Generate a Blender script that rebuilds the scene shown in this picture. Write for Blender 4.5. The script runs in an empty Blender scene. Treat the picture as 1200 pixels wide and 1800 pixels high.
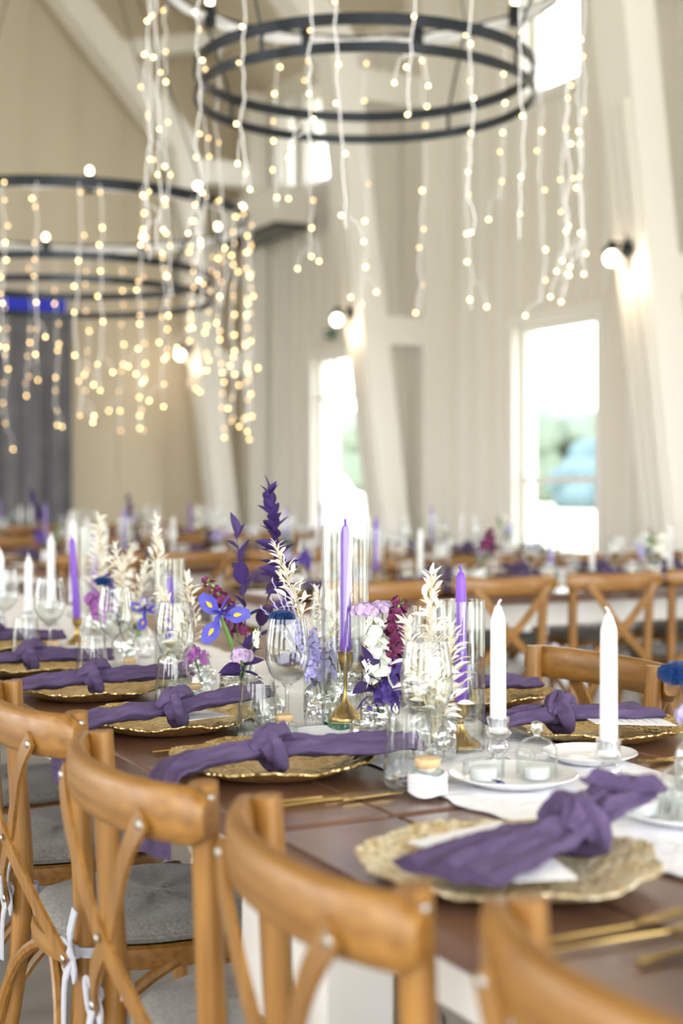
import bpy, math, random
from mathutils import Vector, Quaternion, Matrix, noise
rnd = random.Random(7)
PI = math.pi
sc = bpy.context.scene
col = sc.collection

# ------------------------------------------------------------------ camera, sky, light, exposure
EYE = 1.22
YAW = 27.294
cam_d = bpy.data.cameras.new('camera')
cam = bpy.data.objects.new('camera', cam_d)
col.objects.link(cam)
cam.location = (0, 0, EYE)
cam.rotation_euler = (math.radians(90), 0, -math.radians(YAW))
cam_d.sensor_fit = 'VERTICAL'
cam_d.sensor_height = 36.0
cam_d.sensor_width = 24.0
cam_d.lens = 50.0
cam_d.shift_y = -50.0 / 1800.0
cam_d.clip_start = 0.05
cam_d.clip_end = 400
cam_d.dof.use_dof = True
cam_d.dof.focus_distance = 2.62
cam_d.dof.aperture_fstop = 2.3
sc.camera = cam

w = bpy.data.worlds.new('sky')
sc.world = w
w.use_nodes = True
nt = w.node_tree
bg = nt.nodes['Background']
tc = nt.nodes.new('ShaderNodeTexCoord')
sx = nt.nodes.new('ShaderNodeSeparateXYZ')
rp = nt.nodes.new('ShaderNodeValToRGB')
nt.links.new(tc.outputs['Generated'], sx.inputs[0])
nt.links.new(sx.outputs['Z'], rp.inputs[0])
nt.links.new(rp.outputs[0], bg.inputs[0])
rp.color_ramp.elements[0].color = (1.0, 0.99, 0.97, 1)
rp.color_ramp.elements[1].color = (0.72, 0.84, 1.0, 1)
bg.inputs[1].default_value = 6.2

sc.view_settings.view_transform = 'Standard'
sc.view_settings.look = 'None'
sc.view_settings.gamma = 1
sc.view_settings.use_curve_mapping = False
sc.view_settings.exposure = 0.5
try:
    sc.cycles.use_denoising = True
    sc.cycles.max_bounces = 12
    sc.cycles.diffuse_bounces = 6
    sc.cycles.glossy_bounces = 4
    sc.cycles.transmission_bounces = 8
    sc.cycles.transparent_max_bounces = 40
    sc.cycles.sample_clamp_indirect = 6.0
    sc.cycles.caustics_reflective = False
    sc.cycles.caustics_refractive = False
    sc.cycles.blur_glossy = 1.0
except Exception:
    pass

def portal(loc, rot, sx_, sy_):
    d = bpy.data.lights.new('window_portal', 'AREA')
    d.shape = 'RECTANGLE'
    d.size, d.size_y = sx_, sy_
    d.cycles.is_portal = True
    o = bpy.data.objects.new('window_portal', d)
    o.location, o.rotation_euler = loc, rot
    col.objects.link(o)

# ------------------------------------------------------------------ materials
MATS = {}
def mat(name, c, rough=.5, metal=0., c2=None, scale=8., stretch=(1, 1, 1), bump=0., bscale=60., sss=0., coat=0., sheen=0., detail=4., btype='NOISE', wave=None, bdist=.01, spec=None, contrast=(.35, .65)):
    if name in MATS:
        return MATS[name]
    m = bpy.data.materials.new(name)
    m.use_nodes = True
    t = m.node_tree
    b = t.nodes['Principled BSDF']
    b.inputs['Base Color'].default_value = (*c, 1)
    b.inputs['Roughness'].default_value = rough
    b.inputs['Metallic'].default_value = metal
    if spec is not None:
        b.inputs['Specular IOR Level'].default_value = spec
    if sss:
        b.inputs['Subsurface Weight'].default_value = sss
        b.inputs['Subsurface Radius'].default_value = (1, .8, .9)
        b.inputs['Subsurface Scale'].default_value = .008
    if coat:
        b.inputs['Coat Weight'].default_value = coat
        b.inputs['Coat Roughness'].default_value = .15
    if sheen:
        b.inputs['Sheen Weight'].default_value = sheen
    co = t.nodes.new('ShaderNodeTexCoord')
    mp = t.nodes.new('ShaderNodeMapping')
    mp.inputs['Scale'].default_value = stretch
    t.links.new(co.outputs['Object'], mp.inputs[0])
    if c2:
        n = t.nodes.new('ShaderNodeTexNoise')
        n.inputs['Scale'].default_value = scale
        n.inputs['Detail'].default_value = detail
        t.links.new(mp.outputs[0], n.inputs['Vector'])
        r = t.nodes.new('ShaderNodeValToRGB')
        r.color_ramp.elements[0].color = (*c, 1)
        r.color_ramp.elements[1].color = (*c2, 1)
        r.color_ramp.elements[0].position = contrast[0]
        r.color_ramp.elements[1].position = contrast[1]
        t.links.new(n.outputs[0], r.inputs[0])
        t.links.new(r.outputs[0], b.inputs['Base Color'])
    if bump:
        if btype == 'VORONOI':
            n2 = t.nodes.new('ShaderNodeTexVoronoi')
        elif btype == 'WAVE':
            n2 = t.nodes.new('ShaderNodeTexWave')
        else:
            n2 = t.nodes.new('ShaderNodeTexNoise')
        n2.inputs['Scale'].default_value = bscale
        t.links.new(mp.outputs[0], n2.inputs['Vector'])
        bp = t.nodes.new('ShaderNodeBump')
        bp.inputs['Strength'].default_value = bump
        bp.inputs['Distance'].default_value = bdist
        t.links.new(n2.outputs[0], bp.inputs['Height'])
        t.links.new(bp.outputs[0], b.inputs['Normal'])
    MATS[name] = m
    return m

def emis(name, c, s, sample='NONE'):
    m = bpy.data.materials.new(name)
    m.use_nodes = True
    t = m.node_tree
    t.nodes.remove(t.nodes['Principled BSDF'])
    e = t.nodes.new('ShaderNodeEmission')
    e.inputs[0].default_value = (*c, 1)
    e.inputs[1].default_value = s
    t.links.new(e.outputs[0], t.nodes['Material Output'].inputs[0])
    try:
        m.cycles.emission_sampling = sample
    except Exception:
        pass
    MATS[name] = m
    return m

def thin_glass(name, tint=(.97, .985, .98), base=.05, edge=.75, power=3.0, rough=.03, bump=0., bscale=80., btype='NOISE'):
    """thin clear wall: lets light straight through, mirrors more towards grazing angles"""
    m = bpy.data.materials.new(name)
    m.use_nodes = True
    t = m.node_tree
    t.nodes.remove(t.nodes['Principled BSDF'])
    tr = t.nodes.new('ShaderNodeBsdfTransparent')
    tr.inputs[0].default_value = (*tint, 1)
    gl = t.nodes.new('ShaderNodeBsdfGlossy')
    gl.inputs['Roughness'].default_value = rough
    lw = t.nodes.new('ShaderNodeLayerWeight')
    lw.inputs[0].default_value = .5
    pw = t.nodes.new('ShaderNodeMath'); pw.operation = 'POWER'; pw.inputs[1].default_value = power
    ma = t.nodes.new('ShaderNodeMath'); ma.operation = 'MULTIPLY_ADD'; ma.inputs[1].default_value = edge; ma.inputs[2].default_value = base
    mx = t.nodes.new('ShaderNodeMixShader')
    t.links.new(lw.outputs['Facing'], pw.inputs[0])
    t.links.new(pw.outputs[0], ma.inputs[0])
    t.links.new(ma.outputs[0], mx.inputs[0])
    t.links.new(tr.outputs[0], mx.inputs[1])
    t.links.new(gl.outputs[0], mx.inputs[2])
    if bump:
        co = t.nodes.new('ShaderNodeTexCoord')
        n2 = t.nodes.new('ShaderNodeTexVoronoi' if btype == 'VORONOI' else 'ShaderNodeTexNoise')
        n2.inputs['Scale'].default_value = bscale
        t.links.new(co.outputs['Object'], n2.inputs['Vector'])
        bp = t.nodes.new('ShaderNodeBump')
        bp.inputs['Strength'].default_value = bump
        bp.inputs['Distance'].default_value = .004
        t.links.new(n2.outputs[0], bp.inputs['Height'])
        t.links.new(bp.outputs[0], gl.inputs['Normal'])
        t.links.new(bp.outputs[0], lw.inputs['Normal'])
    t.links.new(mx.outputs[0], t.nodes['Material Output'].inputs[0])
    MATS[name] = m
    return m

mat('chair_wood', (.185, .078, .012), .42, c2=(.33, .158, .030), scale=75, stretch=(1, 1, .05), contrast=(.28, .72), bump=.12, bscale=40, coat=.15)
mat('chair_wood_long', (.185, .078, .012), .42, c2=(.33, .158, .030), scale=75, stretch=(.05, 1, 1), contrast=(.28, .72), bump=.12, bscale=40, coat=.15)
mat('table_wood', (.10, .045, .026), .3, c2=(.21, .10, .06), scale=7, stretch=(1.2, .12, 1), bump=.1, bscale=30, coat=.3)
mat('white_paint', (.78, .76, .72), .4)
mat('cushion', (.19, .185, .17), .95, c2=(.29, .28, .26), scale=160, bump=.3, bscale=420, sheen=.2)
mat('tie_cloth', (.46, .47, .52), .9, bump=.2, bscale=300)
mat('napkin', (.070, .045, .110), .95, c2=(.105, .070, .155), scale=30, stretch=(.5, 3, 3), bump=.3, bscale=300, bdist=.002)
mat('gold', (.58, .39, .13), .36, .9, c2=(.85, .66, .32), scale=60, bump=.9, bscale=120, btype='VORONOI', bdist=.006)
mat('gold_dark', (.16, .09, .03), .5, .6, bump=.5, bscale=90)
mat('cream_charger', (.66, .50, .24), .4, .55, c2=(.88, .80, .58), scale=40, bump=.8, bscale=90, btype='VORONOI')
mat('brass', (.50, .34, .12), .28, 1.)
mat('gold_flatware', (.62, .43, .15), .22, 1.)
mat('steel', (.40, .385, .36), .38, 1.)
mat('porcelain', (.83, .83, .84), .18, coat=.5)
mat('paper', (.86, .86, .88), .7)
mat('runner', (.86, .86, .89), .9, c2=(.93, .93, .95), scale=25, bump=.5, bscale=60)
mat('white_wax', (.76, .755, .75), .45, sss=.3)
mat('purple_wax', (.175, .055, .46), .42, sss=.2)
mat('lilac_wax', (.33, .24, .62), .5, sss=.2)
mat('wick', (.75, .73, .7), .9)
mat('cork', (.62, .40, .20), .85, c2=(.75, .52, .28), scale=120)
mat('lilac_confetti', (.42, .33, .74), .8, c2=(.62, .55, .88), scale=90)
mat('pale_confetti', (.74, .70, .86), .8, c2=(.86, .83, .93), scale=90)
mat('iron', (.016, .022, .028), .32, .5)
mat('white_cable', (.80, .80, .80), .5)
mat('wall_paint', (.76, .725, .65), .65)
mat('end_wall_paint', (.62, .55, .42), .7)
mat('frame_paint', (.80, .775, .715), .6)
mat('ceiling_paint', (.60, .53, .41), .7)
mat('trim_paint', (.80, .78, .74), .5)
mat('floor', (.26, .245, .22), .5, c2=(.36, .34, .31), scale=1.6, bump=.05, bscale=12)
mat('curtain', (.13, .13, .15), .8, c2=(.19, .19, .21), scale=3, sheen=.4)
mat('purple_leaf', (.032, .014, .092), .55, c2=(.065, .03, .16), scale=20)
mat('plum_leaf', (.03, .01, .06), .55, c2=(.055, .02, .11), scale=20)
mat('bleached_leaf', (.76, .71, .60), .75, c2=(.86, .83, .76), scale=30)
mat('bleached_stem', (.72, .62, .42), .8)
mat('green_stem', (.13, .22, .06), .6, c2=(.22, .33, .12), scale=20)
mat('green_leaf', (.10, .20, .045), .55, c2=(.17, .30, .08), scale=15)
mat('dark_stem', (.04, .02, .06), .6)
mat('iris_petal', (.075, .075, .46), .55, c2=(.13, .12, .60), scale=40)
mat('iris_deep', (.07, .04, .42), .55)
mat('iris_signal', (.85, .55, .03), .6)
mat('white_petal', (.83, .85, .74), .6, c2=(.88, .88, .84), scale=30)
mat('lime_bud', (.42, .55, .14), .6)
mat('burgundy_petal', (.10, .006, .05), .6, c2=(.22, .025, .12), scale=60)
mat('violet_petal', (.055, .03, .22), .6, c2=(.12, .06, .36), scale=60)
mat('mauve_petal', (.45, .30, .52), .7, c2=(.62, .5, .68), scale=80)
mat('lilac_petal', (.40, .36, .70), .7, c2=(.55, .52, .82), scale=80)
mat('magenta_petal', (.32, .08, .36), .6, c2=(.45, .16, .48), scale=40)
mat('blue_glitter', (.004, .012, .10), .3, .7, c2=(.01, .09, .33), scale=420, bump=1., bscale=420, detail=1)
mat('sage', (.30, .34, .24), .7)
mat('green_glass_base', (.01, .10, .05), .15, coat=.5)
mat('black_plastic', (.02, .02, .02), .4)
mat('sign_green', (.02, .16, .07), .5)
mat('field', (.62, .58, .44), .9)
mat('tree_far', (.115, .15, .10), .9, c2=(.18, .21, .16), scale=.8)  # lightened and greyed: atmospheric haze painted into the foliage colour
mat('tree_blue', (.075, .12, .13), .9, c2=(.11, .16, .17), scale=.8)  # bluish foliage tone, also carrying painted-in haze
thin_glass('clear_glass', base=.042, edge=.85, power=2.7)
thin_glass('cylinder_glass', base=.06, edge=.85, power=2.6)
thin_glass('crystal', base=.22, edge=.7, power=1.2, bump=.8, bscale=70, btype='VORONOI', tint=(.96, .98, .975))
thin_glass('bottle_glass', base=.06, edge=.75, power=2.0, tint=(.93, .975, .95))
thin_glass('solid_glass', base=.16, edge=.8, power=1.3, rough=.08, tint=(.95, .96, .97))
thin_glass('window_glass', base=.03, edge=.6, power=4.0, tint=(.98, .99, .99))
emis('led', (1.0, .66, .27), 10.5)
emis('led_dim', (1.0, .62, .26), 4.5)
emis('candle_bulb', (1.0, .83, .56), 9.0)
emis('globe', (1.0, .86, .66), 14.0, 'FRONT')
emis('blue_led', (.10, .12, 1.0), .3)

# ------------------------------------------------------------------ mesh helpers
class MB:
    def __init__(s):
        s.v, s.f = [], []
    def add(s, v, f):
        o = len(s.v)
        s.v += [tuple(p) for p in v]
        s.f += [tuple(i + o for i in q) for q in f]
        return s
    def box(s, a, b, bev=0.):
        (x0, y0, z0), (x1, y1, z1) = a, b
        if bev <= 0:
            v = [(x0, y0, z0), (x1, y0, z0), (x1, y1, z0), (x0, y1, z0), (x0, y0, z1), (x1, y0, z1), (x1, y1, z1), (x0, y1, z1)]
            return s.add(v, [(3, 2, 1, 0), (4, 5, 6, 7), (0, 1, 5, 4), (1, 2, 6, 5), (2, 3, 7, 6), (3, 0, 4, 7)])
        def ring(z, i):
            return [(x0 + i, y0, z), (x1 - i, y0, z), (x1, y0 + i, z), (x1, y1 - i, z), (x1 - i, y1, z), (x0 + i, y1, z), (x0, y1 - i, z), (x0, y0 + i, z)]
        def inset(z, d):
            return [(x0 + d + (0 if k in (7, 6) else 0), y, z) if False else (min(max(x, x0 + d), x1 - d), min(max(y, y0 + d), y1 - d), z) for k, (x, y, _) in enumerate(ring(z, bev))]
        rings = [inset(z0, bev), ring(z0 + bev, bev), ring(z1 - bev, bev), inset(z1, bev)]
        return s.loft(rings)
    def loft(s, rings, caps=True, closed=False):
        n = len(rings[0])
        v = [p for r in rings for p in r]
        f = []
        m = len(rings)
        for i in range(m if closed else m - 1):
            a, b = i * n, ((i + 1) % m) * n
            for k in range(n):
                k2 = (k + 1) % n
                f.append((a + k, a + k2, b + k2, b + k))
        if caps and not closed:
            f.append(tuple(range(n - 1, -1, -1)))
            f.append(tuple((m - 1) * n + k for k in range(n)))
        return s.add(v, f)
    def sweep(s, path, sec, up=(0, 0, 1), closed=False, caps=True):
        P = [Vector(p) for p in path]
        n = len(P)
        up = up if callable(up) else Vector(up)
        rings = []
        for i, p in enumerate(P):
            a = P[(i - 1) % n] if (closed or i > 0) else p
            b = P[(i + 1) % n] if (closed or i < n - 1) else p
            t = (b - a)
            t = t.normalized() if t.length > 1e-9 else Vector((0, 0, 1))
            u = up(i / (n - 1)) if callable(up) else up
            sd = t.cross(u)
            if sd.length < 1e-5:
                sd = t.cross(Vector((1, .01, 0)))
            sd.normalize()
            nn = sd.cross(t)
            q = sec(i / max(1, n - 1)) if callable(sec) else sec
            rings.append([tuple(p + sd * x + nn * y) for x, y in q])
        return s.loft(rings, caps, closed)
    def tube(s, path, r, n=8, up=(0, 0, 1), closed=False):
        if callable(r):
            f = lambda t: circ(r(t), n)
        else:
            f = circ(r, n)
        return s.sweep(path, f, up, closed)
    def lathe(s, prof, n=24, rfun=None, c=(0, 0, 0), bottom=False, top=False):
        rings = []
        for (r, z) in prof:
            rings.append([(c[0] + max(r, 1e-5) * (rfun(2 * PI * k / n, z) if rfun else 1) * math.cos(2 * PI * k / n), c[1] + max(r, 1e-5) * (rfun(2 * PI * k / n, z) if rfun else 1) * math.sin(2 * PI * k / n), c[2] + z) for k in range(n)])
        nn = len(rings)
        v = [p for r in rings for p in r]
        f = []
        for i in range(nn - 1):
            for k in range(n):
                k2 = (k + 1) % n
                f.append((i * n + k, i * n + k2, (i + 1) * n + k2, (i + 1) * n + k))
        if bottom:
            f.append(tuple(range(n - 1, -1, -1)))
        if top:
            f.append(tuple((nn - 1) * n + k for k in range(n)))
        return s.add(v, f)
    def mesh(s, name, m, smooth=True):
        me = bpy.data.meshes.new(name)
        me.from_pydata(s.v, [], s.f)
        if smooth:
            me.polygons.foreach_set('use_smooth', [True] * len(me.polygons))
            try:
                me.set_sharp_from_angle(angle=math.radians(42))
            except Exception:
                pass
        if m:
            me.materials.append(MATS[m])
        me.update()
        return me
    def build(s, name, m, parent=None, smooth=True, loc=None):
        o = bpy.data.objects.new(name, s.mesh(name, m, smooth))
        col.objects.link(o)
        if parent:
            o.parent = parent
        if loc:
            o.location = loc
        return o

def circ(r, n=8):
    return [(r * math.cos(2 * PI * k / n), r * math.sin(2 * PI * k / n)) for k in range(n)]
def ell(a, b, n=12, p=2.0):
    out = []
    for k in range(n):
        t = 2 * PI * k / n
        c_, s_ = math.cos(t), math.sin(t)
        out.append((a * math.copysign(abs(c_) ** (2 / p), c_), b * math.copysign(abs(s_) ** (2 / p), s_)))
    return out
def rect(a, b):
    return [(-a, -b), (a, -b), (a, b), (-a, b)]
def bez(p0, p1, p2, n=10):
    p0, p1, p2 = Vector(p0), Vector(p1), Vector(p2)
    return [p0 * (1 - t) ** 2 + p1 * 2 * t * (1 - t) + p2 * t * t for t in [i / n for i in range(n + 1)]]
def spline(pts, n=6):
    P = [Vector(p) for p in pts]
    out = []
    for i in range(len(P) - 1):
        a = P[max(0, i - 1)]; b = P[i]; c = P[i + 1]; d = P[min(len(P) - 1, i + 2)]
        for k in range(n):
            t = k / n
            out.append(.5 * ((2 * b) + (c - a) * t + (2 * a - 5 * b + 4 * c - d) * t * t + (3 * b - a - 3 * c + d) * t ** 3))
    out.append(P[-1])
    return out
def tag(o, label=None, cat=None, group=None, kind=None):
    if label: o['label'] = label
    if cat: o['category'] = cat
    if group: o['group'] = group
    if kind: o['kind'] = kind
    return o
def thing(name, label, cat, loc=(0, 0, 0), rz=0., group=None):
    o = bpy.data.objects.new(name, None)
    o.empty_display_size = .05
    col.objects.link(o)
    o.location = loc
    o.rotation_euler = (0, 0, rz)
    return tag(o, label, cat, group)
def struct(o):
    o['kind'] = 'structure'
    return o
def piece(name, me, parent, loc, q=None, s=1.):
    o = bpy.data.objects.new(name, me)
    col.objects.link(o)
    o.parent = parent
    o.location = loc
    if q is not None:
        o.rotation_mode = 'QUATERNION'
        o.rotation_quaternion = q
    o.scale = (s, s, s) if not isinstance(s, (tuple, list)) else s
    return o
KIDS = {}
def kids(o):
    return KIDS.get(o.name) or list(o.children)
def copy_tree(o, parent=None, skip=()):
    c = o.copy()
    col.objects.link(c)
    c.parent = parent
    for ch in list(o.children):
        if ch.name.split('.')[0] in skip:
            continue
        copy_tree(ch, c, skip)
    return c
def dup(o, loc, rz=0., label=None, group=None, s=1., skip=()):
    c = copy_tree(o, None, skip)
    c.location = loc
    c.rotation_euler = (0, 0, rz)
    c.scale = (s, s, s)
    if label: c['label'] = label
    if group: c['group'] = group
    elif 'group' in c: del c['group']
    return c
CY, SY = math.cos(math.radians(YAW)), math.sin(math.radians(YAW))
def across(dx, dz, dd=0.):
    """a direction along the diagonal of the room (dx), up (dz) and deeper into the room (dd)"""
    return Vector((dx * CY + dd * SY, -dx * SY + dd * CY, dz))

# ------------------------------------------------------------------ room shell
XW, XL, Y0, Y1 = 7.0, -5.0, -4.0, 16.2
ZT, XR = 5.9, 1.0
ZR = ZT + (XW - XR) * 1.1
struct(MB().box((XL - .3, Y0 - .3, -.12), (XW + .3, Y1 + .3, 0)).build('floor', 'floor', smooth=False))

def wall_x(name, x, t, openings, ztop, m):
    """wall in the plane x with rectangular openings (y0,y1,z0,z1); no two openings overlap in y unless stacked"""
    b = MB()
    ys = sorted({Y0, Y1} | {o[0] for o in openings} | {o[1] for o in openings})
    for a, c in zip(ys, ys[1:]):
        hs = sorted([(o[2], o[3]) for o in openings if o[0] <= a + 1e-6 and o[1] >= c - 1e-6])
        z = 0.
        for h0, h1 in hs:
            if h0 > z + 1e-6:
                b.box((x, a, z), (x + t, c, h0))
            z = h1
        if z < ztop:
            b.box((x, a, z), (x + t, c, ztop))
    return struct(b.build(name, m, smooth=False))
WIN = [(9.12, 10.28, .0, 2.58), (9.35, 10.12, 4.52, 5.6), (12.95, 14.25, 0., 2.62), (13.8, 14.42, 4.55, 5.6), (14.72, 15.1, 4.55, 5.6), (4.9, 6.1, .0, 2.58), (5.1, 5.9, 4.52, 5.6), (1.0, 2.2, 0., 2.58), (1.2, 2.0, 4.52, 5.6), (-2.8, -1.6, 0., 2.58)]
wr = wall_x('wall_right', XW, .22, WIN, ZT, 'wall_paint')
WINL = [(y, y + 2.3, .1, 3.1) for y in (-3.0, .6, 4.6, 8.6, 12.4)] + [(y + .4, y + 1.9, 4.3, 5.7) for y in (-3.0, .6, 4.6, 8.6, 12.4)]
wl = wall_x('wall_left', XL - .22, .22, WINL, ZT, 'wall_paint')
# back wall behind the camera with a wide unseen opening added for daylight, gable above
b = MB()
b.box((XL, Y0 - .22, 0), (-3.6, Y0, ZT)); b.box((5.6, Y0 - .22, 0), (XW, Y0, ZT)); b.box((-3.6, Y0 - .22, 4.6), (5.6, Y0, ZT))
b.add([(XL, Y0, ZT), (XW, Y0, ZT), (XR, Y0, ZR), (XL, Y0 - .2, ZT), (XW, Y0 - .2, ZT), (XR, Y0 - .2, ZR)], [(0, 1, 2), (3, 5, 4), (0, 2, 5, 3), (1, 4, 5, 2)])
struct(b.build('wall_back', 'wall_paint', smooth=False))
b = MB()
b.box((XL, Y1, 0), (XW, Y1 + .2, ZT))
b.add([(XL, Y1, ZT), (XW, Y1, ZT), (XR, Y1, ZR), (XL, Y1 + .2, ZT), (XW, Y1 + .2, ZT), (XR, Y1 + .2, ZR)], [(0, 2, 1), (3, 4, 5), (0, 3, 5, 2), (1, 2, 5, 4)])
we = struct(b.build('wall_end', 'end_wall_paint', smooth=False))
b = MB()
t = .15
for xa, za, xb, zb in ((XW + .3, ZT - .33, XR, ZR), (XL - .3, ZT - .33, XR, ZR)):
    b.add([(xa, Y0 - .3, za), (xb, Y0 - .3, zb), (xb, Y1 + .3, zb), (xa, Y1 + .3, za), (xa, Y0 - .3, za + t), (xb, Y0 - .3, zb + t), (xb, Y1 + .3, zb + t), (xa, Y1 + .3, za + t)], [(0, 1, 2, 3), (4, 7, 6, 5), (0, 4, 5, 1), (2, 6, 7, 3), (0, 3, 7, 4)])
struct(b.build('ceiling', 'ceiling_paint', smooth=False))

# battens on the long wall, each a strip of its own
def clear_of(y, z0, z1, lst):
    segs = [(z0, z1)]
    for o in lst:
        if o[0] - .14 < y < o[1] + .14:
            new = []
            for a, c in segs:
                lo, hi = o[2] - .14, o[3] + .14
                if lo > a: new.append((a, min(c, lo)))
                if hi < c: new.append((max(a, hi), c))
            segs = [q for q in new if q[1] - q[0] > .05]
    return segs
y = 3.9
while y < 16.1:
    for a, c in clear_of(y, 0, ZT, WIN):
        MB().box((XW - .028, y - .03, a), (XW, y + .03, c)).build('batten', 'trim_paint', wr, smooth=False)
    y += .30
x = 3.2
while x < 6.9:
    MB().box((x - .03, Y1 - .02, 0), (x + .03, Y1, ZT + (XW - x) * .9)).build('batten', 'end_wall_paint', we, smooth=False)
    x += .55

# windows and glazed door of the long wall
def window(n, name, y0, y1, z0, z1, bars=(), vbars=(), fx=XW + .1):
    root = struct(thing(name + '_%d' % n, None, None, (fx, (y0 + y1) / 2, z0)))
    root['label'] = 'window'
    del root['label']
    hw, h = (y1 - y0) / 2, z1 - z0
    f = .055
    b = MB()
    b.box((-.03, -hw, 0), (.03, -hw + f, h)); b.box((-.03, hw - f, 0), (.03, hw, h)); b.box((-.03, -hw + f, h - f), (.03, hw - f, h)); b.box((-.03, -hw + f, 0), (.03, hw - f, f))
    b.build('window_frame', 'trim_paint', root, smooth=False)
    for z in bars:
        MB().box((-.025, -hw + f, z - .025), (.025, hw - f, z + .025)).build('mullion', 'trim_paint', root, smooth=False)
    for yy in vbars:
        MB().box((-.025, yy - .03, f), (.025, yy + .03, h - f)).build('mullion', 'trim_paint', root, smooth=False)
    zs = [f] + list(bars) + [h - f]
    for a, c in zip(zs, zs[1:]):
        MB().box((-.004, -hw + f, a), (.004, hw - f, c)).build('pane', 'window_glass', root, smooth=False)
    # casing on the room side
    b = MB()
    cx0, cx1, cw = -.1 - .025, -.1, .09
    b.box((cx0, -hw - cw, 0), (cx1, -hw, h + cw)); b.box((cx0, hw, 0), (cx1, hw + cw, h + cw)); b.box((cx0, -hw, h), (cx1, hw, h + cw))
    if z0 > .5:
        b.box((cx0 - .03, -hw - cw, -cw), (cx1, hw + cw, 0))
    b.build('casing', 'trim_paint', root, smooth=False)
    return root
window(1, 'window', *WIN[0], bars=(1.25,))
window(2, 'window', *WIN[1])
d = window(1, 'door', *WIN[2], bars=(2.17,), vbars=(.30,))
MB().box((-.06, .34, 1.0), (-.03, .37, 1.25)).build('handle', 'iron', d, smooth=False)
window(3, 'window', *WIN[3])
window(4, 'window', *WIN[4])
for i, wv in enumerate(WIN[5:]):
    window(5 + i, 'window', *wv)
for (a, c, z0, z1) in WIN:
    portal((XW + .2, (a + c) / 2, (z0 + z1) / 2), (0, math.radians(90), 0), z1 - z0, c - a)
for (a, c, z0, z1) in WINL:
    portal((XL - .2, (a + c) / 2, (z0 + z1) / 2), (0, math.radians(-90), 0), z1 - z0, c - a)
portal((1.0, Y0 - .2, 2.3), (math.radians(90), 0, 0), 9.2, 4.6)

# painted timber portal frames: leaning legs, wall posts, ties, rafters
def portal_frame(y):
    root = struct(thing('trim_%d' % round(y), None, None, (0, y, 0)))
    D = .34
    def poly(name, pts, y0=0., y1=D, m='frame_paint'):
        n = len(pts)
        v = [(p[0], y0, p[1]) for p in pts] + [(p[0], y1, p[1]) for p in pts]
        f = [tuple(range(n)), tuple(range(2 * n - 1, n - 1, -1))] + [((k + 1) % n, k, n + k, n + (k + 1) % n) for k in range(n)]
        return MB().add(v, f).build(name, m, root, smooth=False)
    for s in (1, -1):
        X = lambda x: XR + s * (x - XR)
        def P(name, pts, *a, **k):
            pts = [(X(x), z) for x, z in pts]
            if s < 0: pts = pts[::-1]
            return poly(name, pts, *a, **k)
        P('leaning_leg', [(6.43, 0), (6.69, 0), (6.06, 5.05), (5.80, 5.05)])
        P('wall_post', [(6.745, 0), (6.97, 0), (6.97, ZT - .05), (6.745, ZT - .05)])
        P('tie_block', [(6.36, 2.50), (6.745, 2.50), (6.745, 2.76), (6.33, 2.76)], .02, D - .02)
        P('rafter', [(5.80, 5.05), (6.06, 5.05), (6.06, 5.25), (XR, 5.25 + (6.06 - XR) * 1.1), (XR, 4.9 + (6.06 - XR) * 1.1)])
        P('strut', [(5.02, 6.2), (5.2, 6.05), (6.5, 6.35), (6.4, 6.52)], .03, D - .03)
        P('knee_beam', [(6.02, 4.72), (6.745, 4.72), (6.745, 5.0), (5.98, 5.0)], .02, D - .02)
        for k in range(3):          # raised fillets on the room-side face of the leg
            yy = .05 + k * .095
            for z0, z1 in ((.05, 2.48), (2.86, 3.75)):
                xa, xb = 6.43 - .1248 * z0, 6.43 - .1248 * z1
                P('fillet', [(xa - .028, z0), (xa, z0), (xb, z1), (xb - .028, z1)], yy, yy + .045)
    return root
for y in (-.6, 3.4, 7.4, 11.4, 15.4):
    portal_frame(y)
# boxed services run high on the long wall between the frames
bh = thing('trim_40', None, None, (0, 0, 0)); struct(bh)
MB().box((6.35, 13.8, 4.02), (6.74, 15.35, 4.42)).build('boxing', 'trim_paint', bh, smooth=False)
MB().box((6.33, 13.8, 3.97), (6.74, 15.35, 4.02)).build('dark_edge', 'iron', bh, smooth=False)
for yy in (3.6, 7.6, 11.6):
    struct(MB().box((XW - .03, yy, 0), (XW, yy + 1.2, .14)).build('baseboard_right', 'trim_paint', smooth=False)) if yy < 4 else None

# grey drape against the end wall with a blue light bar above it
b = MB()
N = 120
rings = []
xs = [2.0 + 2.72 * k / N for k in range(N + 1)]
prof = [15.86 + .07 * math.sin(k * .55) + .03 * math.sin(k * .23 + 1) for k in range(N + 1)]
v = [(x, p, .02) for x, p in zip(xs, prof)] + [(x, p * .5 + 15.93 * .5, 3.12) for x, p in zip(xs, prof)] + [(x, p + .02, .02) for x, p in zip(xs, prof)] + [(x, p * .5 + 15.93 * .5 + .02, 3.12) for x, p in zip(xs, prof)]
n = N + 1
b.add(v, [(k, k + 1, n + k + 1, n + k) for k in range(N)] + [(2 * n + k + 1, 2 * n + k, 3 * n + k, 3 * n + k + 1) for k in range(N)] + [(n + k, n + k + 1, 3 * n + k + 1, 3 * n + k) for k in range(N)])
tag(b.build('stage_curtain', 'curtain'), 'grey pleated drape hung against the beige end wall', 'curtain')
cr = thing('light_bar_mount', 'blue glowing light bar above the grey drape', 'light bar', (3.35, 15.86, 3.12))
MB().box((-1.3, -.05, 0), (1.3, .05, .05)).build('housing', 'iron', cr, smooth=False)
MB().box((-1.28, -.06, .05), (1.28, .06, .2)).build('tube', 'blue_led', cr, smooth=False)

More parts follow.
